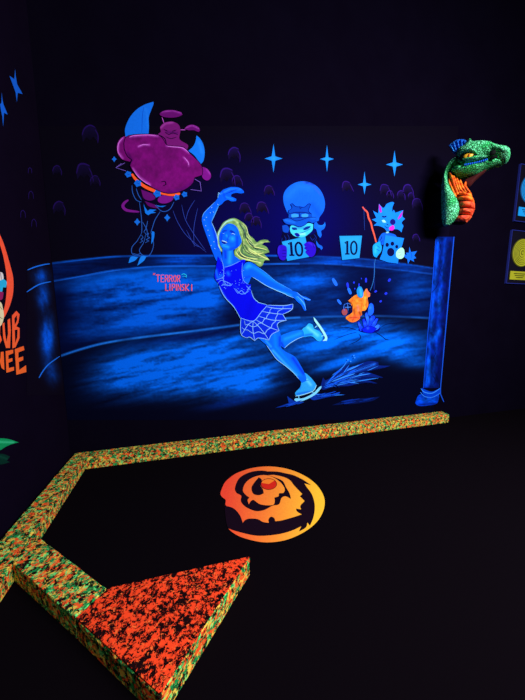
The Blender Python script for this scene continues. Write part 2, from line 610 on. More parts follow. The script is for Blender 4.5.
# arms, head, puffs, body
mon.fill(E((76, 218), (50, 232), (34, 262), (36, 300), (58, 330), (95, 342), (106, 320), (96, 280), (84, 240)), PUR, [(E((62, 226), (40, 255), (38, 295), (60, 326)), 1.3, PURL, .8)], 1.2)
mon.fill(E((436, 365), (462, 375), (480, 398), (480, 420), (462, 432), (440, 415)), (122, 20, 136), [(E((462, 378), (478, 400)), 1, PURL, .6)], 1.2)
mon.line(E((248, 130), (258, 158)), .7, PURL).line(E((335, 190), (360, 190)), .7, PURL)
mon.fill(E((240, 110), (262, 98), (300, 96), (338, 106), (346, 118), (325, 128), (290, 132), (255, 128), (238, 118)), (98, 14, 106), [(E((245, 104), (300, 98), (340, 110)), .9, PURL, .6)], 1.2)
mon.fill(E((355, 185), (372, 170), (395, 166), (420, 176), (430, 192), (422, 200), (400, 192), (375, 192)), (98, 14, 106), [(E((360, 180), (392, 168), (425, 184)), .8, PURL, .7)], 1.2)
mon.fill(E((228, 215), (242, 200), (240, 176), (262, 156), (298, 151), (328, 166), (336, 195), (332, 235), (372, 262), (368, 285), (260, 270)), (112, 22, 110),
         [(E((242, 180), (264, 160), (300, 154)), 1.2, (170, 70, 170), .8), (E((270, 200), (320, 205)), 1.2, (70, 8, 90), .8)], 1.2)
mon.line(E((262, 200), (280, 212), (300, 205), (325, 214)), .8, OUT).line(E((265, 222), (290, 232), (318, 224)), .7, OUT).line(E((256, 188), (275, 196)), .7, OUT).line(E((295, 198), (318, 190)), .7, OUT)
body = E((72, 228), (112, 213), (190, 210), (232, 214), (255, 236), (270, 262), (300, 268), (350, 272), (380, 300), (412, 330), (438, 362), (441, 405), (405, 418), (398, 442), (370, 468), (330, 487), (280, 494),
         (230, 480), (180, 452), (130, 412), (95, 360), (105, 335), (85, 318), (68, 280))
mon.fill(body, PUR, [(E((100, 222), (180, 214), (228, 220)), 1.4, PURL, .75), (E((270, 266), (340, 272), (378, 302)), 1.2, PURL, .7), (E((108, 375), (140, 415), (190, 452)), 1.4, PURL, .85),
                      (E((135, 270), (160, 262), (188, 262)), 1.1, PURL, .8), (E((350, 320), (372, 345), (376, 362)), 1.1, PURL, .5), (E((395, 440), (340, 478), (280, 488)), 2, (84, 6, 104), .8),
                      (E((85, 300), (105, 335), (90, 360)), 1.5, (70, 5, 88), .7), (E((280, 380), (380, 420)), 8, (120, 10, 116), .6)], 1.0, tex=(6, 6, .22))
mon.line(body, .7, OUT, closed=True, n=2)
for q in (((92, 226), (112, 218), (180, 214), (224, 219)), ((272, 268), (300, 271), (348, 277), (378, 302)), ((112, 382), (135, 414), (170, 442), (196, 456)), ((134, 270), (158, 261), (188, 262)), ((352, 320), (372, 343), (376, 360)), ((62, 228), (42, 252), (37, 290), (52, 320))):
    mon.line(E(*q), .75, (214, 116, 226), .1)
mon.line(E((235, 214), (262, 232), (270, 262)), .8, OUT)
mon.line(E((244, 438), (262, 436), (268, 450), (252, 458)), .9, OUT)
for pts in (((70, 348), (28, 371), (76, 386)), ((405, 425), (430, 440), (436, 482), (385, 475)), ((55, 350), (28, 371))):
    mon.line(E(*pts), .6, (120, 90, 200), .8, sm=False)
monster = mon.build('painted_monster', mural, 'painted fat purple horned monster on skates above the barrier, outlined in blue')
hn = Paint(on_back, .0105)
hn.fill(E((207, 56), (165, 70), (125, 95), (92, 135), (72, 185), (74, 222), (130, 212), (184, 208), (186, 170), (185, 130), (198, 92), (208, 66)), (18, 112, 236), [(E((170, 90), (180, 130), (182, 180)), 1.5, (30, 130, 250), .6)], 1.4)
hn.line(E((162, 80), (155, 120), (152, 205)), .5, (10, 70, 190), .4)
hn.build('horn', monster, 'large left horn painted sky blue')
hn = Paint(on_back, .0105)
hn.fill(E((413, 217), (408, 245), (396, 270), (374, 290), (405, 315), (432, 355), (446, 338), (452, 300), (446, 262), (430, 232)), (18, 118, 238), [(E((425, 250), (440, 300)), 2, (40, 140, 255), .6)], 1.4)
hn.build('horn', monster, 'smaller right horn painted sky blue')
bl = Paint(on_back, .0105)
bl.line(E((104, 400), (125, 428), (165, 460), (215, 482), (262, 494), (300, 500), (335, 494)), 3.2, (250, 92, 40), .5)
bl.build('belt', monster, 'orange belt')
for x, y, r in ((87, 402, 15), (133, 445, 17), (226, 494, 18), (318, 512, 14), (356, 498, 13)):
    s = Paint(on_back, .0125)
    s.fill(E(*[(x + r * (1.15 if i % 2 else .85) * math.cos(i * math.pi / 5), y + r * (1.15 if i % 2 else .85) * math.sin(i * math.pi / 5)) for i in range(10)]), (16, 104, 222), sm=False)
    s.line(E((x - r * .5, y - 2), (x + r * .5, y + 2)), .5, (8, 60, 170))
    s.build('belt_stud', monster)
def trim(pts, c, sm=False):
    Paint(on_back, .0105).fill(Hh(*pts), c, sm=sm).build('boot_trim', monster, 'jagged blue trim')


cl = Paint(on_back, .0105)
cl.fill(Hh((160, 113), (166, 128), (180, 148), (190, 140), (222, 142), (205, 150), (220, 156), (195, 160), (182, 168), (168, 158)), (18, 120, 236), sm=False)
trim(((218, 118), (240, 124), (268, 122), (250, 130), (230, 127)), (18, 110, 220))
trim(((200, 244), (212, 250), (208, 285), (197, 306)), (18, 120, 236), True)
cl.build('boot_trim', monster, 'jagged blue trim')
for pts in (((100, 366), (134, 368), (118, 385), (88, 397)), ((148, 365), (174, 364), (162, 385), (130, 409))):
    Paint(on_back, .0105).fill(Hh(*pts), (24, 132, 246)).build('skate_claw', monster)
for x, y, r, d in ((20, 330, 12, E), (130, 200, 15, Hh), (273, 180, 15, Hh)):
    Paint(on_back, .005).fill(d(*star_pts(x, y, r, r * 1.2, r * 1.2, .42)), (20, 110, 226), sm=False).build('painted_sparkle', mural)

# ------------------------------------------------------------------ caption lettering
CAP = crop(140, 260, 7.5)
GL = {'T': [[(0, 0), (1, 0)], [(.5, 0), (.5, 1)]], 'E': [[(1, 0), (0, 0), (0, 1), (1, 1)], [(0, .5), (.8, .5)]],
      'R': [[(0, 1), (0, 0), (.8, .05), (.95, .3), (.7, .5), (0, .52)], [(.45, .52), (1, 1)]], 'O': [[(.5, 0), (.05, .25), (.05, .75), (.5, 1), (.95, .75), (.95, .25), (.5, 0)]],
      'L': [[(0, 0), (0, 1), (1, 1)]], 'I': [[(.5, 0), (.5, 1)]], 'P': [[(0, 1), (0, 0), (.8, .05), (.95, .3), (.7, .52), (0, .55)]],
      'N': [[(0, 1), (0, 0)], [(0, 0), (1, 1)], [(1, 1), (1, 0)]], 'S': [[(1, .08), (.2, .08), (.05, .3), (.9, .62), (.8, .92), (0, .92)]], 'K': [[(0, 0), (0, 1)], [(1, 0), (.1, .55), (1, 1)]]}
lt = Paint(on_back, .004)
PINK = (236, 96, 128)
for word, xs, y0, y1 in (('TERROR', [(120, 148), (158, 180), (189, 212), (220, 243), (250, 272), (280, 300)], 112, 163),
                         ('LIPINSKI', [(193, 212), (218, 230), (241, 262), (266, 278), (284, 304), (312, 332), (342, 366), (380, 396)], 178, 228)):
    for ch, (a, b) in zip(word, xs):
        for st in GL[ch]:
            q = [(a + u * (b - a), y0 + v * (y1 - y0) + (a - 120) * .015) for u, v in st]
            lt.line(CAP(*q), .7 if ch == 'N' else .95, PINK, 1, sm=False)
for q in (((104, 98), (100, 112)), ((112, 98), (108, 112))):
    lt.line(CAP(*q), .7, PINK, 1, sm=False)
lt.line(CAP((310, 112), (328, 104), (348, 116), (345, 128)), .9, (30, 190, 240))
lt.line(CAP((316, 124), (335, 122), (350, 132)), .7, (30, 170, 240))
lt.build('caption_lettering', mural, 'pink hand-lettered caption on the painted boards')

# ------------------------------------------------------------------ the skater
A = crop(195, 180, 6.5625)
B = crop(205, 240, 6.5625)
Cc = crop(230, 280, 5.25)
D = crop(260, 330, 3.75)
Fc = crop(215, 215, 13.125)
G = crop(210, 235, 8.75)
SK, SKL, SKD = (6, 92, 246), (34, 172, 255), (4, 44, 216)
RIM = (130, 200, 255)
hair = Paint(on_back, .006)
hb = Fc((100, 490), (60, 460), (32, 380), (28, 255), (60, 180), (110, 100), (190, 52), (260, 42), (350, 88), (415, 150), (442, 250)) + A((385, 385), (405, 408), (432, 395), (470, 392), (492, 408), (455, 410), (440, 424), (470, 440)) \
    + G((520, 150), (470, 165), (500, 195), (522, 222), (478, 222), (462, 262), (432, 276), (395, 250), (350, 228), (300, 222), (240, 206), (214, 170), (222, 120), (262, 80), (262, 60)) + Fc((340, 320), (318, 250), (270, 170), (200, 130), (130, 150), (90, 210), (64, 300), (62, 380), (90, 440))
YH, YHL, YHD = (112, 156, 84), (202, 226, 146), (14, 50, 66)
hs = [(Fc((60, 380), (45, 260), (80, 170), (150, 90), (240, 60)), 1.0, (150, 215, 205), .9), (Fc((80, 470), (50, 400)), 1, (150, 205, 190), .8), (Fc((260, 70), (360, 150), (400, 260), (470, 340)), 1.2, YHL, .8), (Fc((300, 140), (350, 240), (380, 360)), 1.0, (180, 215, 130), .8),
      (Fc((320, 110), (385, 200), (400, 300)), .9, YHD, .8), (G((300, 70), (360, 140), (440, 150)), 1.0, YHL, .8), (G((250, 110), (232, 160), (280, 200), (400, 215), (440, 250)), 1.2, YHL, .8), (G((280, 110), (280, 160), (340, 190), (470, 200)), .8, YHD, .75),
      (G((340, 60), (400, 120), (480, 130)), .8, YHD, .7), (G((330, 40), (390, 90), (440, 70), (500, 62)), 1.0, YHL, .8), (G((300, 130), (380, 180), (520, 210)), .9, YHL, .8), (G((250, 150), (300, 190)), .8, (60, 110, 80), .7), (G((360, 215), (440, 235)), .7, YHD, .6), (G((290, 60), (330, 120)), .8, (50, 90, 60), .7)]
hair.fill(hb, YH, hs, .7, tex=(3, 2, .25))
for q in (((290, 60), (330, 130), (400, 165), (470, 155)), ((265, 95), (262, 150), (320, 195), (420, 210)), ((250, 120), (240, 170), (300, 210), (400, 232), (450, 240)), ((310, 30), (360, 95), (420, 110), (500, 130)), ((330, 110), (390, 150), (450, 185), (515, 215))):
    hair.line(G(*q), .8, (222, 236, 140), .2)
for q in (((275, 60), (310, 140), (390, 180), (450, 190)), ((255, 140), (280, 185), (380, 215)), ((320, 20), (350, 80), (420, 130))):
    hair.line(G(*q), .7, (14, 46, 56), .2)
for q in (((440, 140), (400, 260), (470, 350), (500, 380)), ((330, 130), (380, 220), (370, 300), (360, 380)), ((300, 420), (290, 480), (340, 540), (420, 570)), ((380, 380), (440, 470), (520, 520))):
    hair.line(Fc(*q), .5, (14, 46, 56), .2)
hair.line(Fc((88, 470), (45, 400), (38, 270), (80, 170), (160, 80), (250, 55)), .55, (190, 235, 225), .3).line(Fc((350, 100), (410, 160), (435, 250), (480, 320)), .5, (226, 240, 170), .2)
sk = Paint(on_back, .0085)
# raised arm and hand
arm = A((145, 535), (118, 480), (92, 410), (70, 350), (50, 292), (45, 255), (55, 225), (80, 195), (105, 170), (130, 145), (150, 118), (162, 88), (182, 66), (205, 56), (240, 46), (288, 50), (318, 70), (322, 84), (300, 88), (268, 84),
        (240, 94), (236, 108), (270, 124), (268, 138), (240, 140), (215, 130), (192, 140), (178, 156), (155, 172), (140, 200), (125, 238), (108, 275), (124, 320), (140, 360), (150, 420), (168, 470), (184, 540))
sk.fill(arm, SK, [(A((75, 225), (65, 260), (90, 330), (125, 430)), 1.8, (8, 110, 250), .8), (A((115, 265), (130, 220), (160, 165)), 1.0, SKL, .7), (A((170, 90), (230, 60), (300, 60)), 1.0, (50, 150, 255), .7), (A((200, 110), (250, 128)), 1, SKL, .5),
                  (A((120, 320), (150, 440)), 1.2, SKD, .7), (A((180, 75), (200, 120)), 1, SKD, .5)], .9)
for a, b in zip(((190, 95), (215, 80), (232, 70)), ((255, 72), (275, 68), (290, 58))):
    sk.line(A(a, b), .45, (6, 40, 190), .4)
sk.line(A((108, 275), (140, 355), (152, 420)), .6, RIM, .3).line(A((150, 118), (155, 80), (165, 95)), .5, RIM).line(A((48, 245), (60, 215), (130, 145)), .5, (90, 170, 255), .3).line(A((155, 172), (125, 238), (108, 275)), .5, (90, 170, 255), .3)
# other arm
Z0 = crop(245, 255, 6.5625)
ra = B((250, 175), (270, 148)) + Z0((40, 48), (75, 72), (135, 115), (200, 170), (260, 205), (310, 233)) + Cc((320, 57), (352, 64), (372, 80), (402, 90), (426, 104), (414, 110), (386, 98), (396, 132), (400, 160), (390, 160),
      (374, 132), (352, 112), (335, 94), (300, 80)) + B((525, 354), (470, 332), (400, 298), (350, 266), (312, 242), (300, 250), (285, 285), (262, 288), (248, 260), (244, 220))
sk.fill(ra, SK, [(B((285, 165), (330, 185), (420, 245), (520, 300)), 2.2, (14, 132, 255), .9), (B((275, 180), (290, 170)), 2.5, SKL, .8), (Cc((220, 45), (320, 80)), 1.2, SKL, .6), (Cc((350, 90), (395, 130)), 1.2, SKL, .6), (B((255, 250), (290, 240)), 1.4, SKD, .6)], .9)
sk.line(B((310, 243), (350, 266), (400, 298), (470, 331), (524, 353)) + Cc((300, 80), (335, 94)), .6, RIM, .3)
sk.line(Z0((75, 72), (135, 115), (200, 170), (260, 205), (310, 233)), .4, (60, 150, 255), .3).line(Cc((352, 66), (385, 92), (424, 105)), .4, (110, 200, 255), .3).line(Cc((355, 85), (385, 118), (399, 156)), .4, (110, 200, 255), .3)
# neck and chest, face
sk.fill(Fc((100, 440), (240, 430), (248, 520), (290, 560), (330, 590), (240, 660), (110, 690), (95, 600), (98, 500)), (6, 90, 245), [(Fc((200, 480), (190, 620)), 2.6, SKL, .75), (Fc((130, 470), (140, 560)), 1.4, SKD, .8)], .8)
face = Fc((185, 112), (250, 128), (300, 180), (325, 260), (350, 345), (315, 410), (260, 448), (200, 468), (140, 462), (95, 435), (68, 390), (58, 320), (62, 250), (90, 190), (130, 140))
sk.fill(face, (6, 96, 250), [(Fc((190, 150), (250, 200)), 2.2, (16, 118, 252), .9), (Fc((230, 310)), 3.0, SKL, .95), (Fc((110, 400), (170, 420)), 1.7, SKL, .9), (Fc((175, 300), (150, 265)), 1.1, SKL, .8), (Fc((80, 320), (85, 250)), 1.5, SKD, .7),
                             (Fc((110, 215), (150, 205)), .8, (4, 34, 190), .9), (Fc((205, 215), (245, 230)), 1.1, (4, 24, 180), 1), (Fc((225, 250)), 1.0, (4, 20, 170), .9), (Fc((105, 240)), .9, (4, 30, 180), .8), (Fc((165, 330), (175, 280)), .8, (4, 50, 220), .8),
                             (Fc((290, 290), (290, 400)), 1.5, SKD, .7), (Fc((210, 450), (290, 420)), 1.4, SKD, .6)], .55)
sk.line(Fc((198, 205), (225, 208), (262, 240)), .45, (4, 8, 90), .3).line(Fc((92, 222), (115, 205), (140, 208)), .4, (4, 8, 90), .3)
sk.line(Fc((215, 248), (240, 244), (262, 258)), .6, (150, 215, 255), .3).line(Fc((100, 246), (125, 240)), .4, (120, 200, 255), .3)
sk.fill(Fc((82, 330), (110, 338), (140, 340), (165, 355), (150, 375), (120, 380), (92, 362)), (4, 22, 150)).line(Fc((88, 338), (125, 346), (160, 362)), .8, (170, 225, 255), .3)
sk.line(Fc((90, 372), (120, 388), (155, 378)), .5, (60, 160, 255), .3)
# legs
leg2 = Cc((262, 298), (310, 275), (345, 266), (376, 262), (386, 272), (390, 296), (350, 310), (310, 335), (286, 358), (268, 345))
sk.fill(leg2, (8, 110, 246), [(Cc((290, 310), (370, 280)), 2, (24, 150, 255), .9), (Cc((270, 330), (280, 350)), 1.5, SKD, .8)], .9).line(Cc((386, 297), (350, 311), (310, 336), (287, 358)), .6, RIM, .3)
leg1 = Cc((150, 305), (168, 322), (192, 342), (215, 375), (245, 416), (290, 450), (332, 486), (362, 520), (378, 540), (400, 528), (397, 500), (372, 450), (340, 402), (292, 376), (268, 352), (268, 300), (258, 255), (200, 260))
sk.fill(leg1, (8, 100, 246), [(Cc((235, 290), (240, 350), (290, 410), (370, 500)), 2.0, (6, 130, 255), .8), (Cc((225, 370), (290, 440), (350, 500)), 1.6, (60, 190, 255), .8), (Cc((262, 300), (262, 345)), 1.3, SKD, .8), (Cc((330, 410), (385, 490)), 1.6, (6, 50, 225), .9),
                               (Cc((190, 320), (215, 350)), 1.2, (60, 190, 255), .6)], .9)
sk.line(Cc((192, 342), (215, 375), (245, 416), (290, 450), (332, 486), (362, 520)), .6, RIM, .3)
for x, y in ((75, 245), (70, 300), (95, 365), (125, 405), (60, 262), (120, 210), (150, 160), (85, 330), (110, 180), (105, 430), (100, 215), (130, 450)):
    sk.dot(*A((x, y))[0], .42, (150, 210, 255))
skater = sk.build('painted_skater', mural, 'painted woman figure skater gliding with one arm raised, glowing blue')
ho = hair.build('hair', skater, 'long flowing yellow-green hair')
# dress
dr = Paint(on_back, .013)
bod = B((85, 105), (100, 130), (125, 180), (175, 165), (230, 135), (258, 128), (265, 140), (246, 180), (245, 230), (255, 270), (285, 292), (300, 290), (303, 332), (320, 380), (345, 404)) + \
    Cc((150, 118), (195, 132), (160, 175), (120, 218), (90, 210), (58, 202), (30, 152)) + B((140, 392), (105, 340), (92, 292), (70, 262), (62, 235), (72, 180))
BL, BLM = (4, 8, 226), (24, 110, 250)
dr.fill(bod, BL, [(B((72, 200), (85, 250), (110, 230)), 2.0, (16, 120, 250), .9), (B((150, 215), (155, 225)), 2.2, (20, 120, 250), .9), (B((95, 310), (140, 385), (190, 440)), .9, (40, 120, 255), .8), (B((190, 300), (240, 330)), 1.5, (8, 40, 236), .8),
                  (B((295, 300), (305, 370)), 1.2, (10, 40, 230), .7), (Cc((120, 110), (90, 190)), 4, (4, 4, 205), .6)], .8)
for q in (((125, 180), (175, 165), (235, 135)), ((105, 120), (122, 180), (120, 290)), ((80, 290), (105, 265), (140, 275), (170, 290), (150, 300), (110, 290)), ((190, 315), (215, 350), (240, 330), (262, 355), (290, 320)), ((200, 320), (240, 355), (290, 335)),
          ((246, 150), (243, 215), (255, 268), (285, 292)), ((270, 300), (300, 330)), ((70, 262), (110, 250), (130, 230)), ((110, 240), (135, 290), (105, 300)), ((125, 285), (165, 300), (180, 285)), ((275, 330), (300, 300))):
    dr.line(B(*q), .55, (96, 160, 255), .3)
dr.line(B((303, 332), (320, 380), (345, 404)) + Cc((150, 118), (195, 130)), .6, RIM, .3)
dr.line(B((92, 300), (130, 375), (190, 440), (235, 520)), .55, RIM, .3)
for i in range(26):
    dr.dot(*B((random.uniform(90, 260), random.uniform(190, 330)))[0], .3, (110, 180, 255))
dr.build('dress_bodice', skater, 'deep royal blue sleeveless bodice with silver lace lines')
st = Paint(on_back, .016)
skt = Cc((58, 196), (55, 240), (60, 288), (88, 304), (105, 300), (130, 320), (145, 305), (178, 308), (204, 316), (212, 296), (235, 278), (258, 266), (248, 236), (262, 220), (296, 212), (284, 192), (276, 180), (308, 166), (326, 152), (330, 126), (285, 134), (240, 134), (196, 132), (162, 172), (122, 216), (88, 210))
st.fill(skt, (6, 40, 216), [(Cc((240, 150), (310, 140)), 2, (14, 70, 236), .8), (Cc((80, 240), (200, 290)), 3, (4, 30, 200), .8), (Cc((220, 200), (250, 230)), 2, (10, 66, 234), .7)], 1.0)
WB = (130, 190, 255)
for q in (((58, 196), (55, 240), (60, 288), (88, 304)), ((88, 304), (105, 300), (130, 320)), ((130, 320), (145, 305), (178, 308), (204, 316)), ((204, 316), (220, 285), (258, 266)), ((258, 266), (248, 236), (262, 220), (296, 212)), ((296, 212), (284, 192), (276, 180)),
          ((276, 180), (308, 166), (328, 150), (330, 126)), ((330, 126), (285, 134), (196, 132)), ((196, 132), (162, 172), (122, 216), (58, 200)),
          ((122, 216), (95, 235), (62, 286)), ((122, 216), (120, 260), (130, 318)), ((122, 216), (165, 260), (204, 314)), ((135, 208), (200, 245), (256, 266)), ((150, 190), (220, 210), (294, 212)), ((170, 165), (225, 175), (278, 180)), ((190, 140), (250, 150), (326, 150)),
          ((75, 212), (80, 236), (96, 234), (118, 246), (140, 240), (152, 228), (170, 222), (180, 206), (190, 200), (196, 186), (208, 172), (210, 158), (222, 146)),
          ((62, 250), (80, 262), (92, 262), (122, 280), (150, 272), (180, 282), (196, 262), (215, 250), (222, 232), (240, 215), (240, 200), (250, 180), (252, 165), (275, 152), (280, 138))):
    st.line(Cc(*q), .6, WB, .4)
st.build('skirt', skater, 'short blue skirt with a spider web pattern and pointed hem')
# skates
s1 = Paint(on_back, .012)
s1.fill(D((146, 176), (165, 160), (186, 174), (200, 190), (210, 206), (200, 225), (170, 240), (136, 248), (132, 235), (150, 215), (154, 195)), (40, 160, 240), [(D((165, 175), (190, 205)), 1.6, (110, 220, 255), .8), (D((140, 240), (185, 232)), 1.2, (14, 90, 230), .8), (D((152, 205), (150, 220)), 1, (20, 110, 240), .7)], .8)
s1.line(D((132, 248), (160, 243), (200, 228), (212, 206)), .7, (150, 225, 255), .5)
s1.line(D((160, 182), (178, 180)), .4, (10, 70, 210)).line(D((163, 192), (184, 188)), .4, (10, 70, 210))
s1.fill(D((128, 262), (134, 256), (160, 256), (198, 238), (222, 214), (231, 210), (228, 220), (205, 244), (165, 264), (138, 268)), (120, 215, 255))
s1.line(D((145, 246), (146, 258)), .8, (110, 205, 255), 1).line(D((195, 230), (202, 238)), .8, (110, 205, 255), 1)
s1.build('skate', skater, 'pale ice skate on the ice')
s2 = Paint(on_back, .012)
s2.fill(Cc((378, 262), (400, 242), (414, 228), (434, 235), (442, 255), (470, 270), (486, 296), (480, 318), (460, 320), (430, 296), (386, 300)), (34, 165, 240), [(Cc((410, 250), (460, 290)), 2, (110, 225, 250), .8), (Cc((395, 290), (430, 285)), 1.2, (14, 90, 230), .8)], .8)
s2.line(Cc((378, 262), (386, 298)), .7, (170, 230, 255))
s2.fill(Cc((438, 194), (450, 206), (488, 258), (511, 300), (508, 319), (486, 320), (498, 306), (494, 292), (470, 252), (444, 216)), (150, 228, 235))
s2.line(Cc((458, 240), (445, 250)), .8, (110, 205, 255), 1).line(Cc((492, 290), (480, 296)), .8, (110, 205, 255), 1)
s2.build('skate', skater, 'pale ice skate kicked up behind')

# ice spray kicked up by the blade
sp = Paint(on_back, .0045)
for q, c in ((((225, 218), (236, 178), (248, 188), (290, 160), (332, 126), (336, 142), (400, 118), (442, 120), (446, 132), (490, 134), (450, 146), (400, 156), (462, 178), (400, 186), (440, 200), (380, 200), (330, 210), (280, 212), (240, 224)), (5, 30, 118)),
             (((192, 236), (240, 240), (322, 242), (262, 250), (202, 263), (186, 255)), (8, 50, 160)), (((270, 282), (330, 262), (400, 255), (450, 250), (420, 266), (350, 277)), (4, 20, 80)),
             (((102, 248), (128, 266), (146, 272), (100, 285), (58, 292), (108, 274)), (8, 50, 160))):
    sp.fill(D(*q), c, [(D((250, 200), (340, 160), (430, 128)), 1.4, (40, 130, 250), .8), (D((260, 205), (380, 190)), 1.2, (4, 20, 90), .7), (D((300, 180), (420, 150)), 1.4, (4, 24, 110), .7)], 1.2)
for q in (((236, 215), (300, 175), (335, 130)), ((245, 218), (340, 180), (445, 134)), ((250, 215), (350, 195), (455, 178)), ((200, 240), (250, 244), (315, 243)), ((270, 170), (310, 140), (328, 112))):
    sp.line(D(*q), .9, (40, 130, 245), .1)
for i in range(64):
    tx, ty = random.choice(((334, 130), (395, 122), (440, 124), (485, 137), (440, 160), (458, 178), (420, 184), (435, 198), (370, 200), (330, 210), (300, 216)))
    a, b = random.uniform(0, .65), random.uniform(.3, 1)
    a, b = min(a, b), max(a, b)
    if b - a < .12: b = a + .15
    rx, ry = 238 + random.uniform(-6, 6), 212 + random.uniform(-10, 8)
    P_ = lambda t: (rx + (tx - rx) * t, ry + (ty - ry) * t - 9 * math.sin(math.pi * t))
    sp.line(D(P_(a), P_((a + b) / 2), P_(b)), random.uniform(.5, 1.3), random.choice(((18, 96, 240), (10, 70, 205), (50, 140, 250), (3, 22, 90), (14, 84, 226))), .15)
for cx_, cy_, w_ in ((250, 245, 55), (120, 278, 45), (350, 268, 75)):
    for i in range(9):
        x_ = cx_ + random.uniform(-.7, .5) * w_
        y_ = cy_ + random.uniform(-8, 8) - (x_ - cx_) * .16
        sp.line(D((x_, y_), (x_ + w_ * .3, y_ - 4), (x_ + w_ * .6, y_ - 9)), random.uniform(.5, 1.1), (10, 70, 205) if w_ < 70 else (6, 44, 150), .1)
for x, y in ((330, 112), (352, 96), (355, 104), (340, 118)):
    sp.dot(*D((x, y))[0], .6, (60, 150, 250))
sp.build('ice_spray', mural, 'painted spray of ice chips behind the skate')

# ------------------------------------------------------------------ fish, splash and cracked ice
Mm = crop(325, 265, 6.5625)
fr = Paint(on_back, .004)
fr.line(Mm((222, 452), (235, 475), (210, 500), (160, 522)), .7, (1, 4, 40)).line(Mm((330, 440), (370, 465), (400, 488), (425, 492)), .7, (1, 4, 40)).line(Mm((360, 415), (400, 390), (470, 380), (520, 372)), .6, (1, 8, 60)).line(Mm((215, 430), (150, 410), (90, 415)), .6, (1, 8, 60))
fr.line(Mm((210, 440), (150, 455), (60, 490)), .5, (1, 8, 60))
fr.fill(Mm((215, 425), (240, 440), (300, 448), (350, 435), (365, 415), (290, 400)), (2, 6, 110))
fr.build('cracked_ice', mural, 'dark cracks around the painted hole')
for x0, y0, x1, y1, w in ((50, 88, 78, 136, 3.4), (146, 115, 152, 150, 2.4), (152, 150, 170, 192, 3.0), (82, 226, 106, 258, 2.6), (190, 108, 190, 122, 1.7), (269, 84, 269, 115, 2.0), (325, 178, 340, 168, 2), (392, 192, 408, 182, 2.4), (358, 243, 372, 234, 2), (415, 108, 430, 90, 2.4), (224, 120, 222, 140, 1.3), (197, 150, 194, 160, 1.2), (238, 84, 240, 94, .9)):
    Paint(on_back, .0045).line(Mm((x0, y0), ((x0 + x1) / 2, (y0 + y1) / 2), (x1, y1)), w, (30, 104, 246) if w > 2.5 else (30, 50, 226), .35).build('splash_drop', mural)
ic = Paint(on_back, .005)
for q, c in ((((288, 262), (302, 248), (318, 262), (320, 310), (300, 335), (280, 325)), (24, 96, 250)), (((212, 375), (225, 372), (255, 425), (230, 435)), (20, 60, 250)), (((245, 360), (258, 350), (285, 400), (290, 435), (262, 430)), (14, 50, 240)),
             (((262, 325), (275, 308), (292, 350), (300, 400), (280, 400)), (30, 90, 250)), (((300, 340), (320, 330), (330, 345), (300, 410), (285, 400)), (16, 60, 245)), (((335, 350), (350, 352), (330, 400), (300, 425), (300, 400)), (20, 70, 250)),
             (((345, 390), (362, 395), (350, 420), (310, 438), (315, 415)), (40, 110, 255)), (((240, 420), (290, 400), (340, 415), (310, 445), (255, 440)), (6, 24, 214))):
    ic.fill(Mm(*q), c, [([Mm((sum(p[0] for p in q) / len(q) - 6, sum(p[1] for p in q) / len(q) - 10))[0]], 1.6, (60, 150, 255), .6)], 1.2)
    ic.line(Mm(*q), .45, (3, 10, 130), closed=True)
ic.build('ice_splash', mural, 'painted cluster of blue ice crystals below the fish')
fi = Paint(on_back, .008)
fi.fill(Mm((152, 236), (182, 208), (216, 190), (252, 182), (266, 160), (276, 154), (284, 172), (296, 186), (294, 206), (280, 212), (284, 262), (266, 296), (240, 302), (242, 328), (230, 338), (228, 352), (200, 372), (170, 374), (138, 352), (142, 336), (170, 318), (178, 290), (172, 258)),
        (226, 122, 36), [(Mm((180, 350), (215, 340)), 3.5, (240, 90, 56), .9), (Mm((265, 215), (262, 280)), 1.6, (252, 180, 60), .8), (Mm((170, 240), (200, 215)), 1.2, (190, 80, 30), .7), (Mm((215, 270), (220, 300)), 1.6, (250, 130, 110), .9), (Mm((275, 165), (288, 200)), 1.4, (246, 110, 110), .9), (Mm((225, 310), (236, 330)), 1.1, (150, 50, 20), .9), (Mm((190, 290), (195, 330)), 1.2, (150, 60, 30), .8), (Mm((195, 225), (225, 250)), 1.4, (250, 170, 60), .7), (Mm((276, 225), (270, 280)), .8, (190, 80, 24), .7)], .7, tex=(2.5, 2.5, .3))
fi.line(Mm((152, 236), (178, 256), (180, 292)), .7, (90, 30, 20)).line(Mm((205, 250), (240, 250), (240, 300)), .5, (190, 80, 30)).line(Mm((250, 185), (240, 230), (262, 290)), .5, (200, 100, 30)).line(Mm((145, 352), (190, 342), (228, 350)), .6, (170, 40, 30)).line(Mm((180, 372), (190, 345)), .5, (180, 50, 30))
fish = fi.build('painted_fish', mural, 'painted orange fish leaping on a fishing line')
ff = Paint(on_back, .0125)
ff.fill(Mm((222, 138), (240, 146), (252, 178), (250, 206), (234, 216), (214, 200), (208, 165)), (22, 130, 220), [(Mm((232, 160), (238, 200)), 1.2, (70, 190, 235), .8)], 1)
ff.build('fin', fish, 'sky blue fin')
ff = Paint(on_back, .0125)
ff.fill(Mm((116, 292), (138, 288), (148, 305), (140, 326), (120, 328), (110, 310)), (150, 70, 80)).fill(Mm((160, 258), (178, 270), (180, 310), (168, 318), (162, 290)), (12, 8, 60))
ff.line(Mm((128, 255), (122, 280), (130, 300)), .6, (50, 110, 230)).line(Mm((128, 278), (170, 276)), .6, (70, 140, 240)).line(Mm((148, 250), (152, 300)), .6, (60, 120, 230)).line(Mm((124, 262), (150, 250), (168, 262)), .5, (50, 110, 230))
ff.build('fish_head', fish, 'small pink head with blue reel lines')

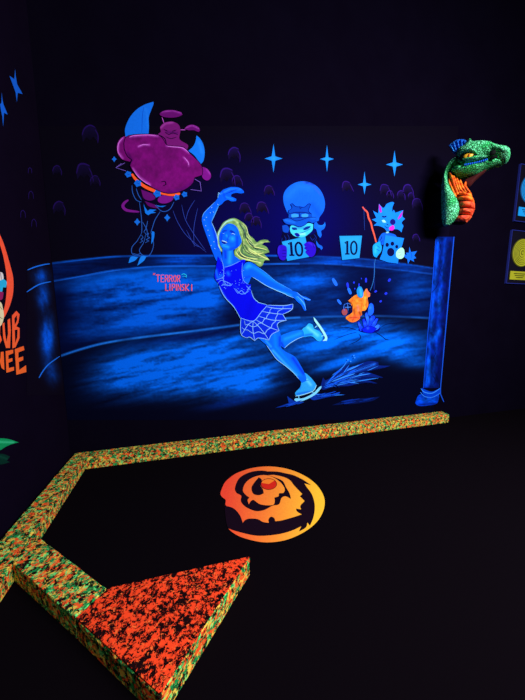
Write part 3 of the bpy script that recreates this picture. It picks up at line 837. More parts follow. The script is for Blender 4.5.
# ------------------------------------------------------------------ the judges behind the barrier
J = crop(270, 180, 7.78)
K = crop(365, 195, 8.75)
Lc = crop(325, 170, 5)
jp = Paint(on_back, .005)
jp.fill(J((100, 400), (150, 420), (300, 430), (370, 400), (385, 480), (380, 560), (330, 600), (110, 600), (80, 500)), (4, 4, 46))
for q in (((110, 430), (125, 460), (110, 480)), ((135, 420), (150, 455), (130, 475)), ((310, 440), (330, 470), (350, 450)), ((340, 420), (360, 450), (345, 480)), ((95, 450), (90, 485))):
    jp.line(J(*q), .6, (10, 40, 140), .3)
jp.fill(J((95, 355), (130, 350), (150, 380), (140, 410), (115, 408), (100, 395)), (12, 70, 190))
jp.fill(J((360, 470), (380, 500), (402, 512), (410, 530), (398, 545), (388, 530), (372, 522), (360, 495)), (14, 90, 210))
jp.fill(J((350, 300), (375, 345), (410, 350), (428, 325), (432, 352), (420, 380), (398, 396), (402, 430), (390, 450), (372, 425), (360, 385), (342, 372)), (14, 96, 225), [(J((380, 360), (420, 350)), 1.2, (30, 130, 245), .7)], 1.2)
judge = jp.build('painted_judge', mural, 'painted judge with a huge round blue hairdo and a brimmed hat, holding a score card')
q = Paint(on_back, .007)
q.fill(J((103, 150), (112, 95), (150, 48), (205, 18), (262, 10), (325, 24), (378, 62), (412, 115), (428, 180), (418, 240), (385, 290), (372, 320), (300, 320), (160, 280), (118, 215)), (16, 96, 232),
       [(J((140, 120), (220, 50), (300, 60)), 5, (24, 112, 244), .8), (J((260, 14), (330, 40), (400, 120)), 1, (60, 90, 220), .6), (J((280, 20), (350, 30)), 1.0, (6, 30, 150), .8), (J((330, 200), (380, 270)), 4, (8, 76, 214), .7)], 1.5)
q.build('hairdo', judge, 'large plain round blue hairdo')
q = Paint(on_back, .009)
q.fill(J((155, 378), (172, 352), (230, 362), (300, 335), (336, 345), (330, 390), (290, 428), (252, 446), (200, 440), (166, 415)), (60, 200, 236), [(J((200, 420), (270, 420)), 1.2, (170, 240, 255), .8), (J((200, 372), (285, 372)), 1.5, (14, 90, 190), .5)], 1.0)
q.fill(J((170, 368), (205, 372), (212, 386), (188, 390), (172, 382)), (6, 40, 140)).fill(J((255, 382), (285, 362), (318, 358), (305, 376), (272, 390)), (6, 40, 140))
q.fill(J((188, 420), (205, 410), (232, 425), (228, 440), (208, 440)), (10, 20, 150))
q.line(J((190, 415), (240, 412), (285, 395), (320, 375)), .5, (4, 30, 130), .3)
q.build('face', judge, 'pale cyan grinning face')
q = Paint(on_back, .011)
q.fill(J((148, 262), (150, 235), (172, 215), (160, 188), (175, 184), (200, 205), (235, 208), (268, 210), (300, 185), (318, 188), (308, 212), (300, 240), (325, 265), (320, 300), (230, 320), (150, 300)), (8, 70, 186))
q.fill(J((165, 268), (190, 262), (222, 268), (222, 286), (190, 292), (168, 290)), (50, 150, 240)).fill(J((245, 268), (275, 262), (298, 268), (295, 285), (262, 290), (246, 284)), (50, 150, 240))
q.line(J((150, 262), (200, 252), (260, 252), (322, 262)), .9, (5, 20, 120)).line(J((150, 296), (230, 292), (318, 292)), .8, (5, 20, 120)).line(J((225, 250), (232, 290)), .8, (5, 20, 120)).line(J((228, 205), (236, 225), (250, 208)), .5, (5, 20, 120)).line(J((152, 262), (142, 250), (148, 232)), .6, (5, 20, 120))
q.fill(J((98, 306), (150, 296), (200, 318), (240, 312), (300, 292), (362, 290), (358, 322), (330, 334), (300, 322), (270, 350), (225, 362), (185, 348), (140, 346), (112, 330)), (10, 80, 200), [(J((120, 312), (190, 330)), 1.2, (30, 120, 235), .7), (J((320, 300), (350, 300)), 1, (30, 120, 235), .7)], 1.0)
q.line(J((98, 306), (150, 296), (200, 318), (240, 312), (300, 292), (362, 290)), .6, (4, 16, 110), .5)
q.line(J((150, 235), (172, 215), (160, 188), (175, 184), (200, 205), (235, 208), (268, 210), (300, 185), (318, 188), (308, 212), (300, 240), (325, 265)), .6, (4, 20, 120), .6)
q.line(J((98, 306), (112, 330), (140, 346), (185, 350), (228, 364), (272, 350), (300, 324), (330, 336), (360, 322)), .6, (5, 20, 130), .5)
q.build('hat', judge, 'blue brimmed hat with goggles')


def digits(p, d, cx, cy, w, h, col, tilt=0):
    def R(*pts): return d(*[(cx + x * w + tilt * y * h, cy + y * h + .12 * tilt * x * w) for x, y in pts])
    p.line(R((-.42, -.32), (-.25, -.5), (-.25, .48)), .16 * w / d_scale(d), col, 1, sm=False)
    p.line(R((-.42, .48), (-.08, .48)), .10 * w / d_scale(d), col, 1, sm=False)
    p.line(R((.25, -.5), (.06, -.28), (.03, .1), (.1, .4), (.25, .5), (.4, .38), (.46, .1), (.43, -.28)), .13 * w / d_scale(d), col, closed=True)


def d_scale(d):
    a, b = d((0, 0), (1, 0))
    return 1 / (b[0] - a[0])


q = Paint(on_back, .013)
q.fill(J((92, 480), (275, 440), (305, 598), (135, 630)), (24, 142, 226), [(J((120, 500), (260, 470)), 4, (40, 165, 235), .7)], 1.5, sm=False)
digits(q, J, 196, 535, 118, 105, (4, 6, 60), .08)
q.build('score_card', judge, 'blue card reading 10')
q = Paint(on_back, .0155)
q.fill(J((60, 530), (75, 508), (105, 505), (128, 520), (132, 560), (128, 605), (105, 625), (78, 615), (60, 575)), (40, 14, 190), [(J((72, 520), (65, 570)), 1, (60, 40, 220), .7)], 1.2)
for y in (545, 570, 595): q.line(J((95, y), (128, y + 4)), .5, (14, 4, 100))
q.build('glove', judge, 'left violet glove')
q = Paint(on_back, .0155)
q.fill(J((262, 500), (290, 482), (325, 485), (350, 505), (358, 545), (345, 585), (315, 600), (290, 580), (276, 560), (285, 545), (265, 530), (275, 518)), (40, 12, 190), [(J((300, 485), (345, 510)), 1, (70, 50, 230), .7)], 1.2)
for a, b in (((268, 530), (292, 528)), ((278, 555), (302, 548)), ((330, 490), (345, 530))): q.line(J(a, b), .5, (14, 4, 100))
q.build('glove', judge, 'right violet glove')

# a second score card standing on the barrier
q = Paint(on_back, .013)
q.fill(Lc((72, 330), (185, 328), (172, 440), (86, 450)), (26, 140, 214), [(Lc((90, 350), (160, 350)), 5, (40, 160, 226), .6)], 1.5, sm=False)
digits(q, Lc, 128, 388, 66, 66, (4, 6, 60), 0)
q.build('score_card', mural, 'blue card reading 10 in the middle of the barrier')

# the spiky cat with the rod
kp = Paint(on_back, .006)
kp.fill(K((148, 338), (190, 330), (260, 345), (275, 380), (230, 420), (120, 440), (118, 390)), (14, 88, 214))
kp.fill(K((330, 510), (360, 525), (358, 545), (330, 540)), (12, 90, 200))
kp.fill(K((68, 480), (72, 440), (100, 418), (128, 405), (146, 440), (142, 490), (120, 520), (100, 548), (75, 530)), (20, 150, 234), [(K((100, 450), (90, 500)), 1.5, (60, 190, 245), .7)], 1.2)
kp.line(K((100, 440), (130, 460)), .5, (6, 60, 180)).line(K((95, 470), (130, 490)), .5, (6, 60, 180))
kp.line(K((150, 360), (135, 400)), .7, (5, 20, 110)).line(K((160, 395), (140, 420), (150, 450)), .6, (5, 30, 130))
cat = kp.build('painted_cat', mural, 'painted spiky blue cat judge with pink ears at the right of the barrier')
q = Paint(on_back, .009)
q.fill(K((122, 76), (155, 112), (172, 106), (190, 78), (238, 60), (256, 70), (240, 105), (238, 148), (252, 128), (266, 156), (334, 132), (328, 185), (350, 208), (320, 242), (336, 270), (326, 298), (320, 328), (290, 302), (240, 300), (196, 320), (170, 292), (122, 270), (74, 268), (106, 242), (60, 214), (100, 202), (70, 138), (116, 162)),
       (18, 124, 240), [(K((180, 130), (220, 180)), 4, (24, 132, 246), .7), (K((180, 290), (210, 310)), 1.2, (10, 90, 220), .6)], 1.3, n=3)
q.fill(K((122, 80), (142, 108), (148, 150), (134, 155), (122, 125)), (170, 30, 190), sm=False).fill(K((334, 138), (320, 188), (292, 216), (288, 204), (302, 176)), (170, 30, 190), sm=False)
q.fill(K(*ell(243, 236, 24, 26)), (16, 14, 110)).fill(K((212, 285), (245, 262), (258, 280), (250, 305), (228, 312), (214, 302)), (200, 34, 190))
q.fill(K((146, 222), (168, 218), (186, 240), (160, 240)), (150, 220, 240)).line(K((150, 186), (168, 192), (188, 186)), 1.4, (6, 16, 90), .8).line(K((170, 268), (190, 285), (212, 286)), .6, (6, 30, 130)).line(K((190, 255), (205, 262)), .8, (6, 20, 110))
q.line(K((182, 330), (210, 325)), 1.6, (120, 190, 200))
q.build('head', cat, 'blue spiky head with a dark patch over one eye')
q = Paint(on_back, .012)
q.fill(K((178, 350), (342, 378), (325, 440), (300, 500), (288, 600), (200, 588), (128, 562), (150, 510), (162, 450)), (16, 118, 230), [(K((190, 380), (300, 400)), 4, (22, 128, 240), .6)], 1.5, sm=False)
for x, y, a, b in ((225, 500, 32, 37), (194, 436, 15, 18), (240, 426, 16, 18), (278, 452, 13, 16)):
    q.fill(K(*ell(x, y, a, b)), (5, 8, 60), sm=False)
q.build('score_card', cat, 'blue card with a dark paw print')
q = Paint(on_back, .0145)
q.fill(K((318, 460), (340, 475), (346, 515), (335, 548), (305, 560), (278, 545), (270, 515), (282, 485)), (150, 222, 190), [(K((295, 500), (310, 540)), 1.2, (180, 235, 200), .7)], 1.2)
q.line(K((290, 500), (310, 505)), .4, (60, 130, 130)).line(K((300, 530), (318, 520)), .4, (60, 130, 130))
q.build('paw', cat, 'pale green paw')
q = Paint(on_back, .006)
q.fill(K((388, 452), (402, 500), (455, 490), (430, 530), (448, 552), (424, 560), (430, 585), (395, 565), (376, 605), (370, 560), (340, 540), (366, 520), (356, 505), (384, 505)), (14, 100, 224), sm=False)
q.line(K((400, 500), (410, 530), (405, 555)), .5, (6, 50, 160))
q.build('spiky_tail', cat)
q = Paint(on_back, .0045)
q.line(Lc((188, 184), (198, 198), (212, 212), (218, 240), (230, 265), (236, 292), (245, 320), (256, 362)), 1.7, (222, 84, 66), .7)
q.line(Lc((194, 186), (198, 300)), .4, (30, 60, 150), .6)
q.build('fishing_rod', cat, 'bent orange-red fishing rod')
q = Paint(on_back, .0045)
q.line(Mm((330, -40), (325, 0), (324, 60), (314, 120), (296, 168)), .5, (40, 110, 190), .7)
q.build('fishing_line', fish)

# ------------------------------------------------------------------ painted column at the right end
cp = Paint(on_back, .004)
V = crop(400, 220, 3.3333)
cp.fill(V((120, 56), (178, 56), (160, 300), (130, 560), (78, 560), (95, 350)), (2, 20, 100), [(V((128, 60), (104, 350), (88, 550)), 2.6, (0, 66, 200), .95), (V((150, 60), (128, 350), (108, 550)), 2.0, (0, 50, 170), .8), (V((168, 80), (142, 400), (126, 540)), 2.2, (2, 8, 60), .95),
         (V((130, 370), (110, 400)), 3, (0, 96, 230), .6), (V((100, 470), (95, 540)), 2.5, (0, 90, 226), .6), (V((130, 230), (128, 300)), 2.2, (0, 90, 226), .5), (V((125, 325), (140, 345)), 2.5, (1, 26, 120), .6)], .8, sm=False, tex=(4, 9, .75))
cp.line(V((120, 56), (106, 245), (95, 350), (78, 560)), .7, (8, 70, 210), 1, sm=False)
for q in (((130, 205), (118, 228), (106, 242)), ((128, 66), (136, 90), (130, 110)), ((110, 520), (118, 535), (112, 550)), ((140, 150), (132, 170), (136, 185)), ((120, 440), (112, 462))):
    cp.line(V(*q), .5, (1, 6, 60), .4)
cp.fill(V((66, 582), (54, 600), (52, 612), (66, 620), (96, 618), (122, 612), (130, 592), (128, 578)), (0, 58, 196), [(V((70, 600), (110, 600)), 2, (0, 84, 226), .7), (V((66, 616), (120, 612)), 1.2, (1, 20, 110), .8)], .8, tex=(5, 3, .6))
cp.fill(V((72, 560), (78, 580), (108, 590), (134, 578), (134, 560), (105, 572)), (0, 60, 200))
cp.line(V((70, 562), (82, 574), (108, 577), (135, 560)), .8, (50, 140, 250), .5).line(V((68, 574), (82, 588), (108, 591), (136, 576)), .8, (40, 120, 240), .5)
cp.line(V((180, 56), (158, 300), (135, 560), (135, 580), (146, 606)), .9, (20, 80, 214), 1, sm=False)
cp.build('painted_column', mural, 'painted blue stone column closing the right end')

# ------------------------------------------------------------------ left wall: the end of the mural, stars and the sign
lm = empty('side_mural', (CORNER_X, 2.8, 0))
tag(lm, 'blue end of the rink mural turned onto the left wall, with slim stars above it', 'mural')
WV = crop(0, 210, 3.889)


def side_painter(X, Y):
    C = np.tile(np.array((12, 6.3, 21), float), X.shape + (1,))
    n = streak(X, Y, 80, 8, 3, 21)
    C = mixc(C, (blob(X, Y, 41, 276, 7, 7) * .7 + blob(X, Y, 43, 296, 6, 12) * .8 + blob(X, Y, 47.5, 338, 6.5, 20) * 1.1 + blob(X, Y, 52, 373, 6, 10, -10) * .6) * (.5 + 1.3 * (n - .2)), (6, 96, 240))
    return C


def side_edge(X, Y):
    t = (X - X[0, 0]) / (X[0, -1] - X[0, 0])
    cl = np.array([back_px(CORNER_X, zz) for zz in (0.2, 5.0)])
    xr = np.interp(Y, cl[::-1, 1], cl[::-1, 0]) - .15
    return 27 * (1 - t) + xr * t


grid_paint('rink_backdrop', on_left, .002, 27, 50, 262, 395, .7, side_painter, lm, side_edge)
for q, w in ((((27.5, 270), (35, 267), (44, 264.6), (50, 263.8)), 1.2), (((26.8, 292), (36, 286), (42, 283.5), (51, 281.6)), 1.2), (((39, 378), (43, 371), (49, 364), (59.8, 356.2)), 1.2)):
    Paint(on_left, .004).line(q, w, (30, 120, 244), .4).build('barrier_line', lm)
for q in (([(53, 66), (55, 90), (60, 120), (79, 154), (62, 150), (59, 182), (55, 150), (48, 130), (33, 90), (50, 102)]), ([(6, 148), (8, 170), (12, 190), (27, 226), (14, 220), (11, 268), (8, 232), (4, 215), (0, 190), (5, 185)])):
    Paint(on_left, .004).fill(crop(0, 50, 3.5)(*q), (22, 100, 220), sm=False).build('painted_star', lm)
for cx, cy, r in ((30, 170.5, 3), (31, 195, 4), (23, 214, 4), (34, 223, 4)):
    Paint(on_left, .004).line([(cx - r * .6, cy + r), (cx - r * .5, cy - r * .5), (cx, cy - r), (cx + r * .5, cy - r * .3), (cx + r * .6, cy + r)], .7, (36, 20, 90), .3).build('painted_spectator', lm)

sign = empty('painted_sign', on_left(0, 300))
tag(sign, 'orange-red club emblem with a ring and jagged lettering painted on the left wall', 'sign')
S5 = crop(0, 240, 5)
p = Paint(on_left, .004)
ORS = (255, 90, 56)
p.fill(S5((-70, -100), (-20, -60), (10, -4), (32, 60), (52, 130), (66, 190), (66, 260), (52, 320), (30, 372), (12, 400), (10, 380), (24, 330), (32, 270), (34, 200), (26, 130), (8, 50), (-20, -20), (-70, -70)), ORS)
p.build('ring', sign, 'orange-red ring')
p = Paint(on_left, .004)
g = dict(grad=((0, 300), (0, 380), (250, 110, 44)))
for q in (((-14, 372), (0, 360), (4, 372), (0, 470), (10, 500), (-8, 530), (-20, 480)),                                 # end of the L
          ((12, 418), (22, 412), (26, 470), (32, 508), (40, 470), (38, 400), (50, 392), (54, 450), (50, 540), (30, 540), (16, 490)),  # U
          ((60, 378), (82, 354), (98, 372), (92, 412), (82, 432), (98, 440), (98, 490), (78, 536), (62, 542))):                      # B
    p.fill(S5(*q), ORS, pitch=2, sm=False, **g)
for q in (((72, 392), (84, 376), (86, 400), (74, 425)), ((74, 450), (88, 448), (86, 488), (76, 515))):
    p.fill(S5(*q), (12, 6, 20), sm=False)
for q in (((-16, 560), (-6, 556), (2, 600), (4, 560), (18, 558), (22, 650), (8, 640), (-2, 605), (-4, 640), (-16, 640)),
          ((28, 556), (66, 548), (66, 566), (42, 576), (42, 596), (62, 590), (62, 606), (42, 614), (44, 640), (70, 634), (70, 652), (32, 664)),
          ((74, 546), (118, 530), (122, 550), (92, 562), (92, 590), (116, 582), (116, 600), (94, 610), (96, 650), (130, 626), (132, 660), (82, 674))):
    p.fill(S5(*q), (248, 90, 40), pitch=2, sm=False, **g)
p.build('lettering', sign, 'jagged orange lettering')
p = Paint(on_left, .0042)
p.fill(S5((-40, 160), (0, 160), (14, 168), (18, 195), (10, 225), (-40, 230)), (226, 222, 214), sm=True)
p.fill(S5((-40, 222), (8, 200), (18, 196), (34, 210), (30, 238), (16, 236), (6, 262), (-40, 262)), (40, 180, 220))
p.fill(S5((-40, 262), (4, 258), (18, 262), (14, 290), (4, 300), (-40, 300)), (150, 30, 90))
p.fill(S5((-40, 300), (2, 310), (14, 340), (20, 380), (10, 420), (-6, 434), (-40, 434)), (232, 218, 168))
p.line(S5((2, 160), (8, 200)), .5, (90, 60, 100)).line(S5((-10, 320), (12, 350)), .5, (120, 100, 80)).line(S5((-10, 380), (14, 395)), .5, (120, 100, 80))
p.build('emblem_patches', sign, 'white, cyan and cream patches inside the ring')

gp = Paint(on_left, .004)
T4 = crop(0, 420, 4.375)
gp.fill(T4((-60, 84), (0, 80), (40, 84), (82, 98), (50, 106), (20, 120), (0, 132), (-60, 140)), (14, 150, 86), [(T4((0, 96), (60, 98)), 1.2, (70, 210, 150), .8), (T4((0, 118), (30, 106)), 1, (20, 150, 90), .8)], 1)
gp.fill(T4((-60, 150), (10, 148), (44, 160), (30, 178), (44, 184), (0, 195), (-60, 190)), (6, 46, 36), [(T4((0, 160), (30, 170)), 1.2, (16, 80, 60), .6)], 1)
tag(gp.build('painted_leaf', None), 'green glowing leaf shape painted low on the left wall', 'wall painting')

# ------------------------------------------------------------------ kerbs and the wedge on the floor
KG = [((24, 150, 74), .48, 1.0, 1), ((250, 90, 36), .51, .9, 2), ((240, 206, 78), .54, 1.1, 3), ((110, 244, 130), .575, 1.3, 4), ((16, 10, 12), .55, 1.3, 5)]
M_KERB = splatter_mat('spattered_kerb_carpet', (36, 22, 16), KG, 27)
M_RED = splatter_mat('red_spatter_carpet', (24, 6, 8), [((150, 26, 14), .475, 1, 11), ((255, 74, 34), .49, 1, 11), ((255, 112, 50), .59, 1.5, 13), ((18, 6, 10), .55, 1.7, 15)], 32)
KH = .13


def rag(name, pts, mat, z1, parent=None):
    """kerb body with slightly frayed carpet edges"""
    o = solid(name, pts, 0, z1, mat, parent, .007)
    bm = bmesh.new()
    bm.from_mesh(o.data)
    for _ in range(5):
        lg = [e for e in bm.edges if e.calc_length() > .06]
        if not lg: break
        bmesh.ops.subdivide_edges(bm, edges=lg, cuts=1, use_grid_fill=True)
    for v in bm.verts:
        if v.co.z > .012:
            v.co += Vector((random.uniform(-1, 1), random.uniform(-1, 1), random.uniform(-1, 1))) * .0022
    bmesh.ops.triangulate(bm, faces=[f for f in bm.faces if len(f.verts) > 4])
    bm.to_mesh(o.data)
    bm.free()
    return o


k = rag('border_kerb', [(-1.140, 2.990), (3.72, 2.985), (3.74, 3.125), (-1.140, 3.130)], M_KERB, KH)
tag(k, 'long green and orange spattered kerb along the foot of the mural wall', 'kerb')
k = rag('border_kerb', [(-1.275, 0.2), (-1.085, 0.2), (-1.10, 1.76), (-1.145, 2.985), (-1.145, 3.130), (-1.285, 3.130)], M_KERB, KH)
tag(k, 'spattered kerb running along the left wall towards the viewer', 'kerb')
u = Vector((.68, -.733, 0))
rag_pts = [(-1.094, 1.745), (-.607, 1.318), (-.50, 1.436), (-.985, 1.874), (-1.10, 1.98)]
k = rag('border_kerb', rag_pts, M_KERB, KH)
tag(k, 'short wide spattered board joining the left kerb to the red wedge', 'kerb')
wedge = empty('floor_wedge', (-.2, 1.3, 0))
tag(wedge, 'four-sided floor block with a red-orange blotched top and yellow-green sides', 'obstacle')
WP = [(-.602, 1.314), (-.172, .925), (.296, 1.425), (-.485, 1.436)]
rag('side_band', WP, M_KERB, KH - .006, wedge)['label'] = 'yellow-green spattered sides'
ins = [(-.600, 1.314), (-.172, .929), (.292, 1.423), (-.485, 1.434)]
top = solid('top_surface', ins, KH - .005, KH + .004, M_RED, wedge, .002)
top['label'] = 'red-orange top blotched with black'

# ------------------------------------------------------------------ emblem on the floor
em = empty('floor_emblem', on_floor(270, 505))
tag(em, 'round orange flaming swirl emblem on the black floor', 'floor emblem')
Q = crop(210, 460, 4.2)
GR = dict(grad=((226, 490), (316, 500), (255, 196, 50)))
p = Paint(on_floor, .003)
p.fill(Q((78, 288), (118, 318), (180, 338), (240, 346), (310, 338), (370, 316), (420, 286), (455, 252), (475, 215), (482, 180), (476, 148), (456, 114), (430, 88), (395, 65), (350, 45), (300, 32), (240, 27), (180, 33), (130, 48), (100, 62), (66, 90),
         (52, 115), (44, 142), (52, 156), (66, 168), (66, 190), (92, 202), (84, 240), (80, 260)), (250, 76, 50), pitch=2.5, n=4, **GR)
p.build('swirl', em, 'orange paint, redder on the left')
BLK = (22, 8, 22)
p = Paint(on_floor, .0045)
p.fill(Q((72, 276), (80, 288), (130, 304), (200, 318), (280, 313), (340, 298), (384, 278), (374, 300), (402, 284), (410, 262), (420, 276), (434, 242), (440, 206), (438, 175), (427, 142), (408, 116), (396, 98), (424, 105), (392, 84), (364, 72), (398, 86),
         (352, 64), (318, 56), (285, 49), (240, 48), (200, 54), (238, 58), (290, 66), (322, 76), (340, 88), (350, 102), (368, 122), (388, 142), (378, 152), (398, 172), (380, 192), (384, 208), (362, 204), (366, 216), (386, 228), (350, 240), (300, 254),
         (274, 257), (270, 244), (256, 238), (246, 250), (248, 264), (222, 260), (200, 248), (165, 246), (148, 252), (138, 264), (128, 236), (112, 214), (94, 200), (70, 194), (62, 200), (66, 245)), BLK, n=3)
p.fill(Q((235, 46), (190, 46), (150, 58), (120, 80), (105, 118), (112, 138), (132, 150), (130, 172), (148, 195), (190, 214), (228, 210), (262, 192), (290, 186), (300, 160), (318, 152), (340, 163), (334, 140), (318, 112), (305, 88), (270, 72), (240, 64), (270, 62)), BLK, n=3)
p.build('swirl_black_shapes', em, 'near-black flame shapes inside the swirl')  # black parts of the emblem's own design
p = Paint(on_floor, .006)
p.fill(Q((138, 128), (148, 98), (178, 74), (225, 63), (268, 74), (300, 98), (314, 122), (308, 138), (290, 140), (288, 152), (270, 158), (272, 172), (266, 188), (235, 190), (206, 184), (184, 168), (172, 172), (163, 186), (158, 168), (166, 158), (150, 146)), (250, 84, 48), pitch=2.5, n=3, **GR)
p.fill(Q((205, 72), (218, 84), (212, 106), (222, 122), (226, 140), (205, 148), (182, 142), (174, 118), (185, 96)), BLK)
p.build('inner_swirl', em)
p = Paint(on_floor, .0075)
p.fill(Q(*ell(247, 101, 32, 22)), (214, 40, 26), sm=False)
p.fill(Q((247, 101), (216, 96), (222, 86), (240, 79), (262, 81), (272, 86)), (250, 130, 40), sm=False)
p.line(Q(*ell(247, 101, 33, 23)), .5, (60, 10, 20), closed=True, n=2)
p.build('centre_disc', em, 'red disc in the middle')

# ------------------------------------------------------------------ framed discs on the right
M_BORD = flat('blue_frame_edge', (34, 44, 128), .6, .1)
M_BACK = flat('black_backing', (8, 6, 22), .8, .1)


def ring_mesh(name, cx, cz, y, r, mat, parent, ridges, groove_shade, depth=.014):
    bm = bmesh.new()
    n = 48
    prof = [(0, depth), (.10, depth), (.12, depth * .4), (.16, depth * .4), (.18, depth)]
    prof += [(.3, depth * .9), (.34, depth * .55), (.38, depth * .9)] if ridges else []
    k = .45
    while k < .93:
        prof += [(k, depth * .9), (k + .03, depth * .6), (k + .06, depth * .9)]
        k += .12
    prof += [(.95, depth), (1, depth * .5), (1, 0)]
    rings = []
    gro = [dd < depth * .7 for rr, dd in prof]
    for rr, dd in prof:
        if rr == 0:
            rings.append([bm.verts.new((cx, y - dd, cz))])
        else:
            rings.append([bm.verts.new((cx + r * rr * math.cos(2 * math.pi * i / n), y - dd, cz + r * rr * math.sin(2 * math.pi * i / n))) for i in range(n)])
    for a, b in zip(rings, rings[1:]):
        for i in range(n):
            if len(a) == 1: bm.faces.new((a[0], b[(i + 1) % n], b[i]))
            else: bm.faces.new((a[i], a[(i + 1) % n], b[(i + 1) % n], b[i])).material_index = 1 if gro[rings.index(b)] else 0
    bmesh.ops.recalc_face_normals(bm, faces=bm.faces)
    me = bpy.data.meshes.new(name)
    bm.to_mesh(me)
    bm.free()
    o = link_mesh(name, me, mat, parent)
    me.materials.append(groove_shade)
    return o


def framed(px_edge, py_top, py_bot, disc_px, disc_r_px, plq, rgb, rgb2, label):
    tl, blx = on_back(px_edge[0], py_top), on_back(px_edge[1], py_bot)
    x0 = (tl.x + blx.x) / 2
    z1, z0 = tl.z, blx.z
    cz = on_back(*disc_px).z
    r = abs(on_back(disc_px[0], disc_px[1] - disc_r_px).z - on_back(disc_px[0], disc_px[1] + disc_r_px).z) / 2
    cx = x0 + r * 1.22
    x1 = x0 + r * 2.44
    root = empty('framed_disc', ((x0 + x1) / 2, WALL_Y, z0))
    tag(root, label, 'framed disc', 'framed discs on the back wall')
    box('backing', (x0, WALL_Y - .018, z0), (x1, WALL_Y - .002, z1), M_BACK, root)
    t = .009
    bm = bmesh.new()
    for a, b in (((x0 - t, z0 - t), (x1 + t, z0)), ((x0 - t, z1), (x1 + t, z1 + t)), ((x0 - t, z0), (x0, z1)), ((x1, z0), (x1 + t, z1))):
        vs = [bm.verts.new((x, y, z)) for x in (a[0], b[0]) for y in (WALL_Y - .028, WALL_Y - .001) for z in (a[1], b[1])]
        bmesh.ops.convex_hull(bm, input=vs)
    me = bpy.data.meshes.new('frame')
    bm.to_mesh(me)
    bm.free()
    link_mesh('frame', me, M_BORD, root)
    m = speck_mat('disc_paint_' + label.split()[0], rgb, rgb2, 14, .6)
    ring_mesh('disc', cx, cz, WALL_Y - .0185, r, m, root, True, flat('disc_groove_shade_' + label.split()[0], tuple(v * .62 for v in rgb)))  # darkened disc colour paints shade into the grooves
    pz1, pz0 = on_back(plq[0], plq[1]).z, on_back(plq[0], plq[2]).z
    pl = box('plaque', (cx - r * .95, WALL_Y - .026, pz0), (cx + r * .95, WALL_Y - .0185, pz1), m, root, .002)
    # engraved lines of unreadable small print
    bm = bmesh.new()
    for i in range(3):
        zz = pz1 - (pz1 - pz0) * (.28 + .22 * i)
        w = (.62, .5, .36)[i]
        vs = [bm.verts.new((cx + s * r * w, y, zz + q)) for s in (-1, 1) for y in (WALL_Y - .0275, WALL_Y - .0262) for q in (-.006, .006)]
        bmesh.ops.convex_hull(bm, input=vs)
    me = bpy.data.meshes.new('engraving')
    bm.to_mesh(me)
    bm.free()
    e = link_mesh('engraving', me, flat('engraving_' + label.split()[0], tuple(v * .45 for v in rgb)), None)
    e.parent = pl
    loc = root.location
    e.data.transform(__import__('mathutils').Matrix.Translation(-Vector(loc)))
    return root


framed((519.4, 512.6), 165.2, 221, (530, 190.5), 15, (522, 208, 217), (24, 130, 220), (30, 170, 240), 'blue disc above a blue plaque in a thin framed panel, the upper of the two')
framed((510.8, 504.6), 230.8, 283, (519.6, 253.2), 14.2, (515, 271.5, 280), (140, 146, 30), (176, 178, 44), 'yellow disc above a yellow plaque in a thin framed panel, the lower of the two')

# ------------------------------------------------------------------ the dragon head, a sculpture mounted on the wall
PX = .0149
M_GREEN = scale_mat('green_scales', (46, 206, 104), (4, 92, 48), 40, (120, 250, 180))
M_JAW = scale_mat('dark_green_scales', (38, 190, 90), (4, 74, 40), 44, (90, 235, 145))
M_THROAT = scale_mat('orange_throat_paint', (250, 110, 30), (220, 76, 22), 10, (255, 150, 40))
M_RTHROAT = scale_mat('red_orange_throat_paint', (232, 84, 44), (196, 56, 32), 10, (246, 104, 52))
M_THROAT_SHADE = flat('throat_gap_shade', (46, 12, 10), .9, .05)  # dark colour puts shade into the gaps between the throat plates
M_CREST = scale_mat('blue_crest_paint', (18, 110, 236), (6, 60, 180), 30, (50, 160, 248))
M_TEETH = flat('blue_teeth_paint', (24, 100, 220), .6, .1)
M_EYE = flat('yellow_eye_paint', (236, 176, 40), .4, .4)
M_BLACK = flat('black_paint', (5, 8, 8), .8, .1)

dy0 = .26
anchor = on_back(455, 190)
dragon = empty('dragon_head', (anchor.x, WALL_Y, anchor.z))
tag(dragon, 'green dragon head sculpture with orange throat mounted on the wall above the painted column', 'wall sculpture')
Z1 = crop(435, 130, 6.5625)
Z2 = crop(435, 170, 6.5625)


_p0 = on_back(462, 190, .40)
_n = Vector((-_p0.x, -_p0.y, 0)).normalized()      # the side of the head looks this way, into the room


def at_depth(p, off):
    """point of the head's profile plane, off - dy0 in front of it"""
    r = Vector(ray(p[0], p[1]))
    o = Vector((0, 0, EYE))
    c = _p0 + _n * (off - dy0)
    t = (c - o).dot(_n) / r.dot(_n)
    return o + r * t


